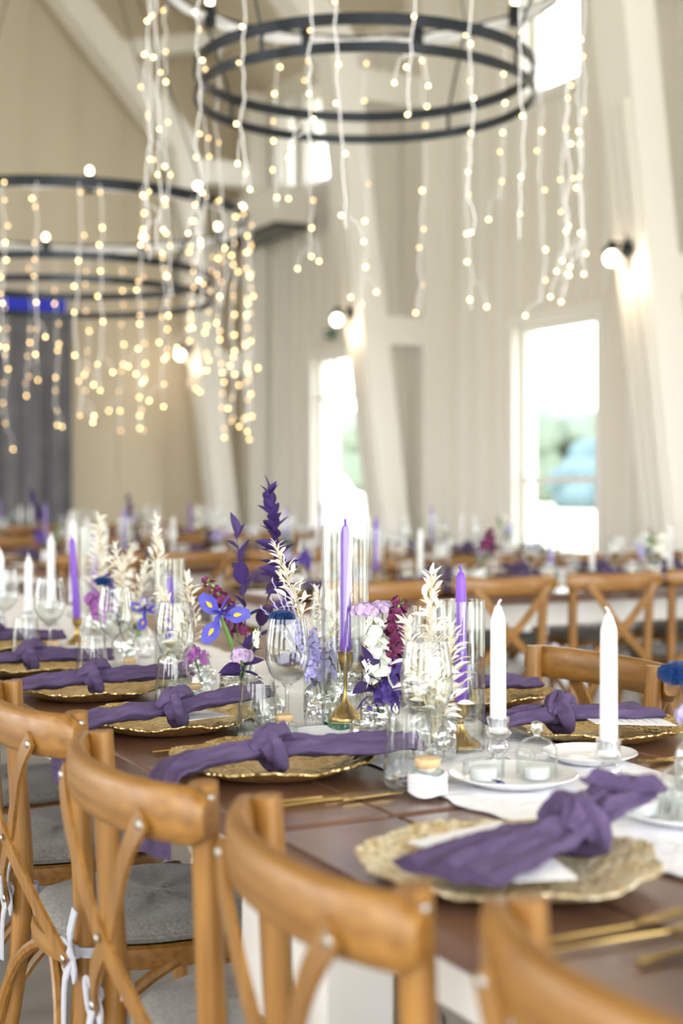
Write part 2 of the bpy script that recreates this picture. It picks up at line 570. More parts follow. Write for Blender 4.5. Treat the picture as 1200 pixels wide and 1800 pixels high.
# outside: field, and trees with distance haze mixed into their colours
struct(MB().box((7.3, -60, -.3), (200, 140, -.15)).build('ground_outside', 'field', smooth=False))
struct(MB().box((-200, -60, -.3), (-5.3, 140, -.15)).build('ground_yard', 'field', smooth=False))
def far_tree(x, y, h, rr, m, label):
    root = thing('garden_tree', label, 'tree', (x, y, -.15), 0, 'trees across the field')
    MB().tube([(0, 0, 0), (0, 0, h * .5)], h * .03, 8).build('trunk', 'sage', root)
    b = MB()
    R = random.Random(int(x * 7 + y))
    for k in range(16):
        c = (R.uniform(-.55, .55) * rr, R.uniform(-.55, .55) * rr, h * R.uniform(.18, .8))
        q = rr * R.uniform(.35, .6)
        prof = [(q * math.sin(PI * i / 6) * (1 if 0 < i < 6 else 0), c[2] - q * math.cos(PI * i / 6)) for i in range(7)]
        b.lathe(prof, 9, lambda a, z: 1 + .15 * math.sin(3 * a + z * 2), (c[0], c[1], 0))
    b.build('crown', m, root)
for i, (x, y, h, rr, m) in enumerate([(58 + 9 * (k % 2), 44 + 6.2 * k, 6.4 + 1.1 * math.sin(k * 2.1), 3.6, 'tree_far') for k in range(11)] + [(46, 61.5, 3.6, 2.2, 'tree_blue'), (46, 69, 3.2, 2.2, 'tree_blue')]):
    far_tree(x, y, h, rr, m, 'low blue-green tree, %s of two, far across the field' % ('first' if y < 65 else 'second') if m == 'tree_blue' else 'hazy pale green tree far across the field')

# ------------------------------------------------------------------ cross-back chairs
def sup(t, a, b0, b1, p=2.6):
    """rounded trapezoid outline: half-width a-ish, narrower at the back"""
    c_, s_ = math.cos(t), math.sin(t)
    x = math.copysign(abs(c_) ** (2 / p), c_)
    y = math.copysign(abs(s_) ** (2 / p), s_)
    w_ = a * (.93 + .07 * y)
    return (x * w_, (y * b1 if y > 0 else y * b0))
def make_chair():
    root = thing('cross_back_chair', '', 'chair')
    # top rail, bent around the posts
    path = []
    for k in range(25):
        u = -1 + 2 * k / 24
        path.append((.252 * u * (1 - .04 * u * u), -.275 + .065 * abs(u) ** 2.3, .816 + .004 * u * u))
    def rsec(t):
        u = abs(2 * t - 1)
        k = 1.0 if u < .93 else max(.55, 1 - (u - .93) * 6)
        return [(x * (.014 if x < 0 else .016) * 1., y) for x, y in [(xx, yy * .036 * k) for xx, yy in ell(1, 1, 14, 2.7)]]
    MB().sweep(path, rsec).build('top_rail', 'chair_wood_long', root)
    bolt = MB().lathe([(0, .004), (.005, .0035), (.0075, .0015), (.008, 0)], 10, bottom=True).mesh('bolt', 'steel')
    for s in (-1, 1):
        MB().tube(spline([(s * .205, -.255, 0), (s * .2, -.205, .25), (s * .193, -.185, .46), (s * .197, -.193, .66), (s * .203, -.203, .855)], 5), lambda t: .0195 - .003 * abs(t - .5), 12, up=(0, 1, 0)).build('back_leg', 'chair_wood', root)
        MB().tube(spline([(s * .2, .215, 0), (s * .193, .2, .22), (s * .186, .185, .43)], 4), lambda t: .0155 + .003 * t, 12, up=(0, 1, 0)).build('front_leg', 'chair_wood', root)
        # crossing back strips
        pth = spline([(-s * .172, -.2685, .812), (-s * .125, -.276, .755), (-s * .02, -.266 - (.004 if s > 0 else -.004), .635), (s * .1, -.245, .535), (s * .192, -.215, .452)], 5)
        MB().sweep(pth, rect(.016, .0032), up=(0, 1, 0)).build('cross_strip', 'chair_wood', root)
        qy = Vector((0, -1, 0)).to_track_quat('Z', 'Y')
        piece('bolt', bolt, root, (-s * .168, -.2725, .803), qy)
        piece('bolt', bolt, root, (s * .188, -.221, .458), qy)
        piece('bolt', bolt, root, (s * .2235, -.203, .838), Vector((s, 0, 0)).to_track_quat('Z', 'Y'), .9)
        # bentwood braces below the seat
        MB().tube(bez((s * .2, -.232, .19), (s * .195, -.2, .36), (s * .19, -.03, .425), 8), .011, 8, up=(1, 0, 0)).build('curved_brace', 'chair_wood', root)
        MB().tube(bez((s * .197, .208, .19), (s * .19, .19, .36), (s * .19, .02, .425), 8), .011, 8, up=(1, 0, 0)).build('curved_brace', 'chair_wood', root)
        MB().tube(bez((s * .2, -.236, .19), (s * .185, -.215, .37), (s * .03, -.19, .42), 8), .011, 8, up=(0, 1, 0)).build('curved_brace', 'chair_wood', root)
    piece('bolt', bolt, root, (0, -.274, .617), Vector((0, -1, 0)).to_track_quat('Z', 'Y'), .8)
    ring = [(*sup(2 * PI * k / 40, .205, .2, .205), .435) for k in range(40)]
    MB().sweep(ring, ell(.011, .02, 8, 3), closed=True).build('seat_frame', 'chair_wood_long', root)
    MB().loft([[(*[q * .97 for q in sup(2 * PI * k / 40, .205, .2, .205)], z) for k in range(40)] for z in (.44, .45)]).build('seat_panel', 'chair_wood_long', root)
    # seat pad
    rings = []
    for z, k_ in ((.455, .90), (.458, .975), (.468, 1.0), (.478, .99), (.486, .95), (.490, .85), (.4915, .55), (.492, .1)):
        rings.append([(*[q * k_ for q in sup(2 * PI * j / 40, .208, .205, .212)], z + (.0025 * math.sin(j * .9 + k_ * 3) if k_ < .96 else 0)) for j in range(40)])
    cu = MB().loft(rings).build('seat_pad', 'cushion', root)
    MB().tube([(*[q * 1.004 for q in sup(2 * PI * j / 40, .208, .205, .212)], .468) for j in range(40)], .0035, 6, closed=True).build('piping', 'cushion', cu)
    # cotton ties around the back posts
    for s in (-1, 1):
        b = MB()
        c = Vector((s * .196, -.178, .47))
        b.sweep([c + Vector((.022 * math.cos(a), .022 * math.sin(a), 0)) for a in [2 * PI * k / 16 for k in range(16)]], rect(.001, .008), closed=True)
        k0 = c + Vector((s * .004, -.028, 0))
        b.lathe([(0, -.013), (.010, -.009), (.013, 0), (.010, .009), (0, .013)], 10, c=tuple(k0))
        for e in (-1, 1):
            b.sweep(spline([k0, k0 + Vector((e * .022, -.012, .012)), k0 + Vector((e * .034, -.010, -.012)), k0 + Vector((e * .020, -.008, -.035)), k0], 5), rect(.0095, .0016), up=(0, 1, .2))
        b.sweep(spline([k0, k0 + Vector((.014, -.012, .03)), k0 + Vector((.024, -.006, .075))], 4), rect(.0095, .0016), up=(0, 1, .2))
        b.sweep(spline([k0, k0 + Vector((-.012, -.012, -.05)), k0 + Vector((-.004, -.016, -.13))], 5), rect(.0095, .0016), up=(0, 1, .2))
        b.build('tie', 'tie_cloth', cu)
    return root
chair = make_chair()
used = [False]
def put_chair(x, y, rz, label, group=None, far=False):
    if not used[0]:
        used[0] = True
        chair.location = (x, y, 0); chair.rotation_euler = (0, 0, rz)
        chair['label'] = label
        if group: chair['group'] = group
        return chair
    return dup(chair, (x, y, 0), rz, label, group, skip=('bolt', 'tie', 'piping') if far else ())
DX = 0.86
put_chair(DX + .062, .835, -PI / 2, 'honey wood cross-back chair closest to the viewer, at the bottom corner', 'chairs along the dressed table')
put_chair(DX + .01, 1.30, -PI / 2 - .09, 'cross-back chair in front of the white turned table legs', 'chairs along the dressed table')
put_chair(DX - .01, 1.825, -PI / 2, 'cross-back chair with a white ribbon bow tied to its seat pad', 'chairs along the dressed table')
put_chair(DX + .01, 2.42, -PI / 2, 'cross-back chair whose rail is cut by the picture edge beside the purple napkins', 'chairs along the dressed table')
put_chair(DX, 2.98, -PI / 2, 'cross-back chair fourth along the row, only its grey seat showing', 'chairs along the dressed table')
put_chair(DX, 3.53, -PI / 2, 'cross-back chair fifth along the row, its grey seat at the picture edge', 'chairs along the dressed table')
put_chair(1.655, 2.44, PI / 2 + .02, 'cross-back chair across the table behind the white taper candles', 'chairs along the dressed table')
put_chair(1.66, 1.93, PI / 2 - .06, 'cross-back chair across the table beside the blue glitter flower', 'chairs along the dressed table')

# ------------------------------------------------------------------ farm tables: brown plank tops on white turned legs
def farm_table(label, loc, rz, L, W, group, detail=True):
    """origin at one end, middle of the width; the table runs along local +y"""
    root = thing('farm_table', label, 'table', loc, rz, group)
    npl = 5
    pw = W / npl
    R = random.Random(int(L * 100 + loc[0] * 10))
    for k in range(npl):
        x0 = -W / 2 + k * pw
        MB().box((x0 + .0015, .001, .722 - .0005 * (k % 2)), (x0 + pw - .0015, L - .001, .76 - .0006 * (k % 3 == 1)), .004).build('plank', 'table_wood', root)
    ins = .09
    for x0, y0, x1, y1 in ((-W / 2 + ins, ins, -W / 2 + ins + .025, L - ins), (W / 2 - ins - .025, ins, W / 2 - ins, L - ins), (-W / 2 + ins, ins, W / 2 - ins, ins + .025), (-W / 2 + ins, L - ins - .025, W / 2 - ins, L - ins)):
        MB().box((x0, y0, .615), (x1, y1, .722), .002).build('apron', 'white_paint', root, smooth=False)
    prof = [(.045, .49), (.045, .475), (.034, .465), (.034, .455), (.047, .44), (.05, .42), (.047, .40), (.032, .385), (.03, .375), (.04, .36), (.05, .30), (.052, .25), (.046, .18), (.034, .12), (.03, .09), (.04, .075), (.044, .06), (.04, .045), (.028, .03), (.034, .015), (.034, 0)]
    for sx_ in (-1, 1):
        for yy in (.075, L - .075):
            b = MB()
            cx = sx_ * (W / 2 - .075)
            b.box((cx - .05, yy - .05, .49), (cx + .05, yy + .05, .722), .004)
            b.lathe(prof[::-1], 20, c=(cx, yy, 0), bottom=True, top=True)
            b.build('turned_leg', 'white_paint', root)
    return root
TX = 1.27
farm_table('brown plank farm table carrying the iris and hurricane glass, on white turned legs', (TX, 1.725, 0), 0, 2.44, 1.0, 'farm tables')
farm_table('closest brown plank farm table, under the white plates and tea lights', (TX, -.73, 0), 0, 2.44, 1.0, 'farm tables')
farm_table('brown plank farm table at the picture edge under the group of white tapers', (TX, 4.18, 0), 0, 2.44, 1.0, 'farm tables')
BGY = [4.88, 7.4, 10.0, 12.6]
BGW = ['in the first row behind', 'in the second row', 'in the third row', 'in the farthest row']
ORD = ('first', 'second', 'third', 'fourth', 'fifth', 'sixth', 'seventh', 'eighth')
for r_, yb in enumerate(BGY):
    for k in range(2):
        x0 = (2.35, 2.0, 2.2, 2.4)[r_] + k * 2.2
        farm_table('dark plank farm table %s, the one %s' % (BGW[r_], 'near the windows' if k else 'ending by the hall'), (x0, yb + .5, 0), -PI / 2, 2.18 if k == 0 else 1.75, 1.0, 'tables in the rows behind')
CH = 'cross-back chairs in the rows behind'
XS = [[2.63, 3.165, 3.71, 4.26, 4.81, 5.36, 5.86], [2.3, 2.85, 3.4, 3.95], [2.5, 3.1, 3.7, 4.3, 4.9], [2.7, 3.3, 3.9, 4.5]]
for r_, yb in enumerate(BGY):
    for k, x in enumerate(XS[r_]):
        put_chair(x, yb + .075 + rnd.uniform(-.02, .02), rnd.uniform(-.06, .06), 'cross-back chair seen from behind, %s from the hall end, %s' % (ORD[k], BGW[r_]), CH, True)
        if r_ < 1:
            put_chair(x + .15, yb + .95, PI + rnd.uniform(-.06, .06), 'cross-back chair beyond the table, %s from the hall end, %s' % (ORD[k], BGW[r_]), 'chairs on the far side of the rows behind', True)

# ------------------------------------------------------------------ ring chandeliers with fairy lights
def chandelier(x, y, zt, r_top, z_up, z_lo, r_lo, label, zc):
    root = thing('ring_chandelier', label, 'chandelier', (x, y, z_lo), 0, 'black ring chandeliers')
    dz = lambda z: z - z_lo
    def ring(name, z, r, h, m='iron', th=.011):
        MB().sweep([(r * math.cos(a), r * math.sin(a), dz(z)) for a in [2 * PI * k / 72 for k in range(72)]], rect(th / 2, h / 2), closed=True).build(name, m, root, smooth=False)
    ring('top_ring', zt, r_top, .06); ring('upper_ring', z_up, r_lo, .045); ring('lower_ring', z_lo, r_lo, .04)
    for k in range(4):
        a = 2 * PI * k / 4 + .5
        c_, s_ = math.cos(a), math.sin(a)
        MB().sweep([(r_lo * c_, r_lo * s_, dz(z_lo) - .01), (r_lo * c_, r_lo * s_, dz(z_up) + .02)], rect(.007, .004), up=(c_, s_, 0)).build('upright', 'iron', root, smooth=False)
    for k in range(4):
        a = 2 * PI * k / 4 + .5
        c_, s_ = math.cos(a), math.sin(a)
        MB().tube([(r_top * c_, r_top * s_, dz(zt)), (0, 0, dz(zt) + 2.6)], .004, 6).build('hanger', 'iron', root)
        MB().tube([(r_lo * c_, r_lo * s_, dz(z_up)), (r_top * c_ * .98, r_top * s_ * .98, dz(zt))], .006, 6).build('hanger', 'iron', root)
    MB().tube([(0, 0, dz(zt) + 2.55), (0, 0, dz(zc))], .016, 8).build('stem', 'iron', root)
    sock = MB().box((-.022, -.022, -.05), (.022, .022, .045)).mesh('socket', 'iron', False)
    bulb = MB().lathe([(.008, .045), (.014, .055), (.017, .068), (.014, .08), (.0, .09)], 12).mesh('bulb', 'candle_bulb')
    for k in range(10):
        a = 2 * PI * k / 10 + .15
        c_, s_ = math.cos(a), math.sin(a)
        so = piece('socket', sock, root, (r_top * c_ * .97, r_top * s_ * .97, dz(zt)))
        piece('bulb', bulb, so, (0, 0, 0))
    cb = MB()
    for j in range(3):
        cb.tube([((r_top - .016 + .005 * math.sin(k * .9 + j * 2)) * math.cos(2 * PI * k / 90), (r_top - .016 + .005 * math.sin(k * .9 + j * 2)) * math.sin(2 * PI * k / 90), -.026 + .015 * j + .005 * math.sin(k * 1.3 + j)) for k in range(90)], .0085, 6, closed=True)
    c = cb.build('cable_hanging_coil', 'white_cable')
    c.location = (x, y, zt)
    tag(c, 'white fairy-light cable wound round the top ring of the %s' % label.split(' chandelier')[0].replace('black iron ', '') + ' chandelier', 'cable')
led2_me = MB().lathe([(0, -.0065), (.0046, -.0046), (.0065, 0), (.0046, .0046), (0, .0065)], 8).mesh('led_bulb', 'led_dim')
led_me = MB().lathe([(0, -.0065), (.0046, -.0046), (.0065, 0), (.0046, .0046), (0, .0065)], 8).mesh('led_bulb', 'led')
def strand(x, y, z, L, label, group, R, n):
    root = thing('hanging_light_strand', label, 'fairy lights', (x, y, z), 0, group)
    pts = [Vector((0, 0, 0))]
    k = 0
    while -pts[-1].z < L:
        p = pts[-1]
        pts.append(Vector((p.x * .8 + R.uniform(-.012, .012), p.y * .8 + R.uniform(-.012, .012), p.z - .045)))
    MB().tube(pts, .0034, 5, up=(1, 0, 0)).build('wire', 'white_cable', root)
    last = pts[-1]
    for s in (-1, 1):
        if R.random() < .7:
            a = R.uniform(0, 2 * PI)
            i0 = len(pts) - 1 - R.randrange(0, 6)
            e = pts[i0] + Vector((.07 * math.cos(a), .07 * math.sin(a), -R.uniform(.06, .13)))
            MB().tube(spline([pts[i0], pts[i0] + Vector((.05 * math.cos(a), .05 * math.sin(a), -.03)), e], 3), .0022, 5, up=(1, 0, 0)).build('side_wire', 'white_cable', root)
            piece('bulb', led_me, root, e)
    for j in range(n):
        i = min(len(pts) - 1, int((j + R.uniform(.2, .9)) / n * len(pts)))
        a = R.uniform(0, 2 * PI)
        piece('bulb', led_me if R.random() < .5 else led2_me, root, pts[i] + Vector((.012 * math.cos(a), .012 * math.sin(a), 0)))
chandelier(2.837, 5.29, 3.36, .89, 2.95, 2.845, .713, 'black iron near ring chandelier hung with fairy lights over the first row', 10.8)
chandelier(2.43, 8.31, 2.80, 1.09, 2.45, 2.325, .874, 'black iron far ring chandelier hung with fairy lights before the beige end wall', 10.5)
R = random.Random(11)
for ci, (x, y, z, rr, N, Lb, lb, gp) in enumerate([(2.837, 5.29, 3.35, .905, 24, 1.3, 'white wire strand of warm fairy lights hanging from the near ring chandelier', 'fairy light strands on the near chandelier'),
                                    (2.43, 8.31, 2.79, 1.105, 38, 1.17, 'white wire strand of warm fairy lights hanging from the far ring chandelier', 'fairy light strands on the far chandelier')]):
    for k in range(N):
        a = 2 * PI * (k + R.uniform(-.3, .3)) / N
        # strands fall thickest over the end toward the hall
        L = Lb * R.choice((.62, .78, .9, 1.0, 1.0))
        strand(x + rr * math.cos(a), y + rr * math.sin(a), z, L, lb, gp, R, R.randrange(6, 9) if ci == 0 else R.randrange(8, 12))

# ------------------------------------------------------------------ wall lamps on the leaning legs
def wall_lamp(y, label):
    z = 2.78
    x = 6.43 - .1248 * z - .03
    root = thing('wall_lamp', label, 'wall lamp', (x, y + .17, z), 0, 'globe wall lamps')
    MB().lathe([(.0, -.012), (.055, -.012), (.055, .012), (0, .012)], 16).build('back_plate', 'iron', root)
    root.children[0].rotation_euler = (0, PI / 2, 0)
    MB().tube([(0, 0, .13), (0, 0, -.14)], .014, 8, up=(1, 0, 0)).build('bracket', 'iron', root)
    MB().tube(spline([(0, 0, .04), (-.07, 0, .04), (-.13, 0, .03)], 4), .012, 8, up=(0, 1, 0)).build('arm', 'iron', root)
    MB().lathe([(.02, .05), (.03, .02), (.06, .0), (.065, -.02), (.03, -.02)], 16, c=(-.13, 0, 0)).build('shade', 'iron', root)
    MB().lathe([(.02, -.02)] + [(.047 * math.sin(PI * i / 10), -.066 + .047 * math.cos(PI * i / 10)) for i in range(2, 11)], 20, c=(-.13, 0, 0)).build('globe', 'globe', root)
    pl = bpy.data.lights.new('lamp_glow', 'POINT')
    pl.energy = 3.5
    pl.color = (1, .72, .45)
    pl.shadow_soft_size = .09
    lo = bpy.data.objects.new('lamp_glow', pl)
    col.objects.link(lo)
    lo.parent = root
    lo.location = (-.13, 0, -.16)
wall_lamp(7.4, 'globe wall lamp above the big window on the leaning frame leg')
wall_lamp(11.4, 'globe wall lamp on the frame leg above the glazed door')
wall_lamp(15.4, 'globe wall lamp behind the fairy lights on the farthest frame leg')
wall_lamp(3.4, 'globe wall lamp on the frame leg beside the viewer')
sg = thing('exit_sign', 'small green sign above the glazed door', 'sign', (6.95, 13.75, 2.84))
MB().box((-.03, -.09, -.05), (.02, .09, .05), .006).build('case', 'sign_green', sg)
MB().box((-.033, -.05, -.015), (-.03, .05, .015)).build('pictogram', 'paper', sg, smooth=False)

# ------------------------------------------------------------------ table runner
TZ = .7605
def runner_cloth():
    R = random.Random(3)
    ny, nx = 190, 22
    v, f = [], []
    ya, yb = .1, 6.55
    e0 = [0.]; e1 = [0.]
    for i in range(ny):
        e0.append(e0[-1] * .9 + R.uniform(-.012, .012)); e1.append(e1[-1] * .9 + R.uniform(-.012, .012))
    for side in (0, 1):
        for i in range(ny + 1):
            y = ya + (yb - ya) * i / ny
            xl, xr = 1.095 + e0[i] + .02 * math.sin(y * 3), 1.50 + e1[i] + .02 * math.sin(y * 2.3 + 1)
            for j in range(nx + 1):
                u = j / nx
                x = xl + (xr - xl) * u
                z = TZ + .0022 + .0018 * (1 + math.sin(x * 55 + 2.5 * math.sin(y * 6))) * (.5 + .5 * math.sin(y * 4 + x * 9)) + (.0 if side else -.0017)
                v.append((x, y, z))
    n1 = (ny + 1) * (nx + 1)
    for side in (0, 1):
        for i in range(ny):
            for j in range(nx):
                a = side * n1 + i * (nx + 1) + j
                q = (a, a + 1, a + nx + 2, a + nx + 1)
                f.append(q if side else q[::-1])
    return MB().add(v, f).build('table_runner', 'runner')
tag(runner_cloth(), 'white gauze runner along the middle of the dressed table', 'table runner')
RZ = TZ + .005

# ------------------------------------------------------------------ chargers, napkins, flatware
def charger_mesh(m, seed, r=.165):
    """beaten metal disc: broad turned-up rim with coarse radial ribs and a ragged edge"""
    R = random.Random(seed)
    ph = [R.uniform(0, 6.28) for _ in range(6)]
    n = 120
    def wob(a, amp):
        return 1 + amp * (math.sin(9 * a + ph[0]) * .5 + math.sin(17 * a + ph[1]) * .4 + math.sin(31 * a + ph[2]) * .35 + .3 * math.sin(3 * a + ph[3]))
    rings = []
    prof = [(.001, .006, 0), (.05, .006, 0), (.085, .006, 0), (.098, .008, .002), (.108, .011, .004), (.118, .0135, .006), (.127, .016, .008), (.136, .0185, .011), (.144, .021, .014), (.152, .023, .017), (.159, .025, .02), (r, .027, .024), (r * 1.003, .0245, .024), (.152, .018, .016), (.13, .010, .008), (.11, .003, 0), (.09, 0., 0), (.001, 0., 0)]
    for i, (rr, z, amp) in enumerate(prof):
        row = []
        for k in range(n):
            a = 2 * PI * k / n
            q = rr * wob(a, amp)
            x, y = q * math.cos(a), q * math.sin(a)
            dz = 0.
            if 3 <= i <= 12:
                dz = .0022 * noise.noise(Vector((a * 26, rr * 130, seed))) + .0022 * noise.noise(Vector((x * 160, y * 160, seed)))
            row.append((x, y, z + dz + amp * .12 * math.sin(7 * a + ph[4])))
        rings.append(row)
    return MB().loft(rings, caps=False).mesh('charger', m)
CHG = {'g': charger_mesh('gold', 1), 'c': charger_mesh('cream_charger', 2)}
def charger(x, y, rz, label, kind='g', s=1.):
    o = bpy.data.objects.new('charger_plate', CHG[kind])
    col.objects.link(o)
    o.location = (x, y, TZ); o.rotation_euler = (0, 0, rz); o.scale = (s, s, 1)
    tag(o, label, 'charger plate', 'gold charger plates')
    return o
def crumple(b, amp, sc_, seed):
    out = []
    for p in b.v:
        v = Vector(p)
        out.append(tuple(v + noise.noise_vector(v * sc_ + Vector((seed, 0, 0))) * amp + noise.noise_vector(v * sc_ * 2.7 + Vector((0, seed, 0))) * amp * .4))
    b.v = out
    return b
def napkin(x, y, rz, label, seed=1, hang=0., l0=.17, l1=.19, lift=.0, knot=0., z=TZ + .024, wide=1.):
    """linen square rolled and tied in one loose overhand knot; local x runs along it"""
    R = random.Random(seed)
    root = thing('knotted_napkin', label, 'napkin', (x, y, z), rz, 'purple linen napkins')
    ph = [R.uniform(0, 6.28) for _ in range(6)]
    NS = 56
    def sec(w0, w1, h0, h1, k0):
        def f(t):
            w_ = w0 + (w1 - w0) * t ** .7
            h_ = h0 + (h1 - h0) * t
            out = []
            for k in range(NS):
                a = 2 * PI * k / NS
                u = math.cos(a)
                fold = .42 * math.sin(5.2 * u + ph[0] + k0 + 1.5 * t) + .30 * math.sin(9.5 * u + ph[1] - 2 * t) + .2 * math.sin(17 * u + ph[2])
                top = max(0., math.sin(a))
                out.append((w_ * u * (1 + .06 * math.sin(3 * a + k0)), h_ * (math.sin(a) * .9 + top * fold * (.55 + .5 * t))))
            return out
        return f
    kx = knot
    p0 = [(kx - .004, 0, .020), (kx - .05, .008, .019), (kx - .11, .018, .015), (-l0, .022, .012)]
    if hang:
        p0 = [(kx - .004, 0, .020), (kx - .05, .006, .019), (kx - .11, .010, .015), (-l0, .006, .004), (-l0 - .022, .004, -.022), (-l0 - .030, .004, -.06), (-l0 - .03, 0, -hang)]
    def up_hang(t):
        return Vector((0, 0, 1)) if not hang or t < .45 else Vector((-(t - .45) * 3, 0, 1 - (t - .45) * 1.6)).normalized()
    crumple(MB().sweep(spline(p0, 12), sec(.022 * wide, (.060 if not hang else .045) * wide, .016, .010 if not hang else .007, 0), up=up_hang), .005, 28, seed).build('tail', 'napkin', root)
    p1 = [(kx + .004, 0, .020), (kx + .05, -.008, .021 + lift * .3), (kx + .11, -.016, .017 + lift * .7), (l1, -.020, .014 + lift)]
    crumple(MB().sweep(spline(p1, 12), sec(.022 * wide, .046 * wide, .016, .011, 2.2)), .005, 28, seed + 5).build('tail', 'napkin', root)
    # the loop of cloth around the bundle, and the fold that tucks through it
    kp = []
    for k in range(40):
        a = 2 * PI * k / 40
        kp.append((kx + .016 * math.cos(a) + .007 * math.sin(2 * a), .027 * wide * math.cos(a), .021 + .016 * math.sin(a)))
    def ks(t):
        out = []
        for j in range(26):
            q = 2 * PI * j / 26
            out.append((.025 * math.cos(q), .0125 * math.sin(q) * (1 + .25 * math.sin(7 * math.cos(q) + t * 5))))
        return out
    crumple(MB().sweep(kp, ks, up=(1, .3, 0.001), closed=True), .0045, 34, seed + 9).build('knot', 'napkin', root)
    crumple(MB().sweep(spline([(kx - .045, -.016, .026), (kx - .018, -.012, .046), (kx + .014, .004, .047), (kx + .04, .022, .026)], 7), lambda t: [(.021 * math.sin(PI * (.15 + .7 * t)) * c_, .012 * math.sin(PI * (.15 + .7 * t)) * s_ * (1 + .3 * math.sin(6 * c_))) for c_, s_ in circ(1, 24)]), .0045, 34, seed + 3).build('knot_fold', 'napkin', root)
    return root
charger(.935, 1.385, .3, 'pale gold scalloped charger closest to the viewer, with menu cards on it', 'c', 1.06)
charger(1.035, .93, 1.3, 'cream scalloped charger cut off at the bottom corner', 'c')
charger(.945, 2.075, .9, 'gold charger behind the rail of the chair at the table joint')
charger(.935, 2.525, 2.1, 'gold charger in sharp focus beside the cork jar and tall stemware')
charger(.930, 2.985, 3.0, 'gold charger third along, before the middle tumbler')
charger(.91, 3.42, 4.1, 'gold charger at the picture edge under a napkin', s=.98)
charger(.94, 3.9, 5.1, 'gold charger farthest along the near side of the table')
charger(1.602, 2.09, .5, 'gold charger with a menu card across the table')
charger(1.615, 2.53, 1.5, 'gold charger across the table by the opposite chair rail')
charger(1.60, 1.58, 2.5, 'gold charger across the table at the picture edge')
charger(1.60, 3.05, 2.9, 'gold charger across the table behind the flowers')
napkin(.955, 1.365, .42, 'purple linen napkin knotted at its raised end, closest to the viewer', 3, l0=.15, l1=.175, knot=.095, lift=.05, wide=1.2)
napkin(.945, 2.025, .03, 'purple napkin hanging over the table edge by the front chairs', 4, hang=.12, l0=.185, l1=.22, knot=-.02, wide=1.2)
napkin(.925, 2.475, .02, 'purple napkin in sharp focus knotted on the patterned gold charger', 5, hang=.1, l0=.175, l1=.18, knot=.01, lift=.03)
napkin(.925, 2.935, .0, 'purple knotted napkin third along the row', 6, l0=.17, l1=.2, knot=.0, lift=.01)
napkin(.905, 3.375, .05, 'purple knotted napkin fourth along at the picture edge', 7, l0=.16, l1=.19)
napkin(.93, 3.88, .05, 'purple knotted napkin farthest along behind the tumbler', 8, l0=.16, l1=.19)
napkin(1.56, 2.10, PI + .05, 'purple napkin knotted beside a menu card across the table', 9, l0=.15, l1=.17, knot=.035)
napkin(1.58, 2.52, PI, 'purple napkin across the table half hidden by a white taper', 10, l0=.16, l1=.16)
napkin(1.58, 3.05, PI, 'purple napkin across the table glimpsed through the vases', 11, l0=.16, l1=.16)
def card(x, y, z, rz, tilt, label, wv=.1, h=.15):
    root = thing('menu_card', label, 'card', (x, y, z), rz, 'white menu cards')
    root.rotation_euler = (tilt, 0, rz)
    MB().box((-wv / 2, -h / 2, 0), (wv / 2, h / 2, .0012)).build('sheet', 'paper', root, smooth=False)
    for k in range(7):
        l = wv * (.3 + .08 * ((k * 5) % 4))
        MB().box((-l / 2, h * .32 - k * .016, .0012), (l / 2, h * .32 - k * .016 + .0018, .0014)).build('text_line', 'cushion', root, smooth=False)
card(.95, 1.45, TZ + .026, .25, .0, 'white menu card under the closest napkin', .16, .12)
card(.90, 1.34, TZ + .026, -.3, .0, 'white card showing past the closest napkin toward the chairs', .13, .11)
card(1.625, 2.03, TZ + .034, 1.25, .05, 'white menu card beside the knot on the charger across the table', .085, .15)
card(.98, 2.49, TZ + .026, .2, 0, 'white card peeping from under the sharply focused napkin', .09, .09)
def knife_me():
    return (MB().sweep(spline([(-.11, 0, .003), (-.05, 0, .004), (.0, 0, .0035)], 4), lambda t: ell(.0045 - .001 * t, .003, 8)), MB().sweep(spline([(0, 0, .003), (.04, .001, .003), (.08, .001, .003), (.11, -.004, .002)], 4), lambda t: rect(.008 * (1 - .55 * t ** 4), .0009)))
def fork_me():
    h = MB().sweep(spline([(-.11, 0, .003), (-.04, 0, .004), (.03, 0, .003), (.05, 0, .004)], 4), lambda t: ell(.0042 - .0018 * math.sin(t * 3), .002, 8))
    n = MB().sweep(spline([(.045, 0, .004), (.06, 0, .004), (.075, 0, .0045)], 3), lambda t: rect(.004 + .006 * min(1, t * 1.6), .001))
    ti = [MB().sweep([(.074, -.0085 + .0057 * k, .0045), (.09, -.0085 + .0057 * k, .006), (.11, -.008 + .0053 * k, .0085)], rect(.0013, .0009)) for k in range(4)]
    return h, n, ti
_k = knife_me(); KN = (_k[0].mesh('handle', 'gold_flatware'), _k[1].mesh('blade', 'gold_flatware'))
_f = fork_me(); FK = (_f[0].mesh('handle', 'gold_flatware'), _f[1].mesh('neck', 'gold_flatware'), [q.mesh('tine', 'gold_flatware') for q in _f[2]])
def knife(x, y, rz, label):
    root = thing('table_knife', label, 'knife', (x, y, TZ + .001), rz, 'gold flatware')
    piece('handle', KN[0], root, (0, 0, 0)); piece('blade', KN[1], root, (0, 0, 0))
def fork(x, y, rz, label):
    root = thing('table_fork', label, 'fork', (x, y, TZ + .001), rz, 'gold flatware')
    piece('handle', FK[0], root, (0, 0, 0)); piece('neck', FK[1], root, (0, 0, 0))
    for q in FK[2]: piece('tine', q, root, (0, 0, 0))
knife(.92, 1.845, .0, 'gold knife on bare wood behind the chair at the table joint')
knife(.94, 1.825, .04, 'gold knife lying just in front of another by the table joint')
fork(.93, 2.292, .02, 'gold fork between the two front chargers')
knife(.93, 2.735, .02, 'gold knife between the second and third charger')
fork(.90, 1.165, .03, 'gold fork beside the closest charger near the chair rail')
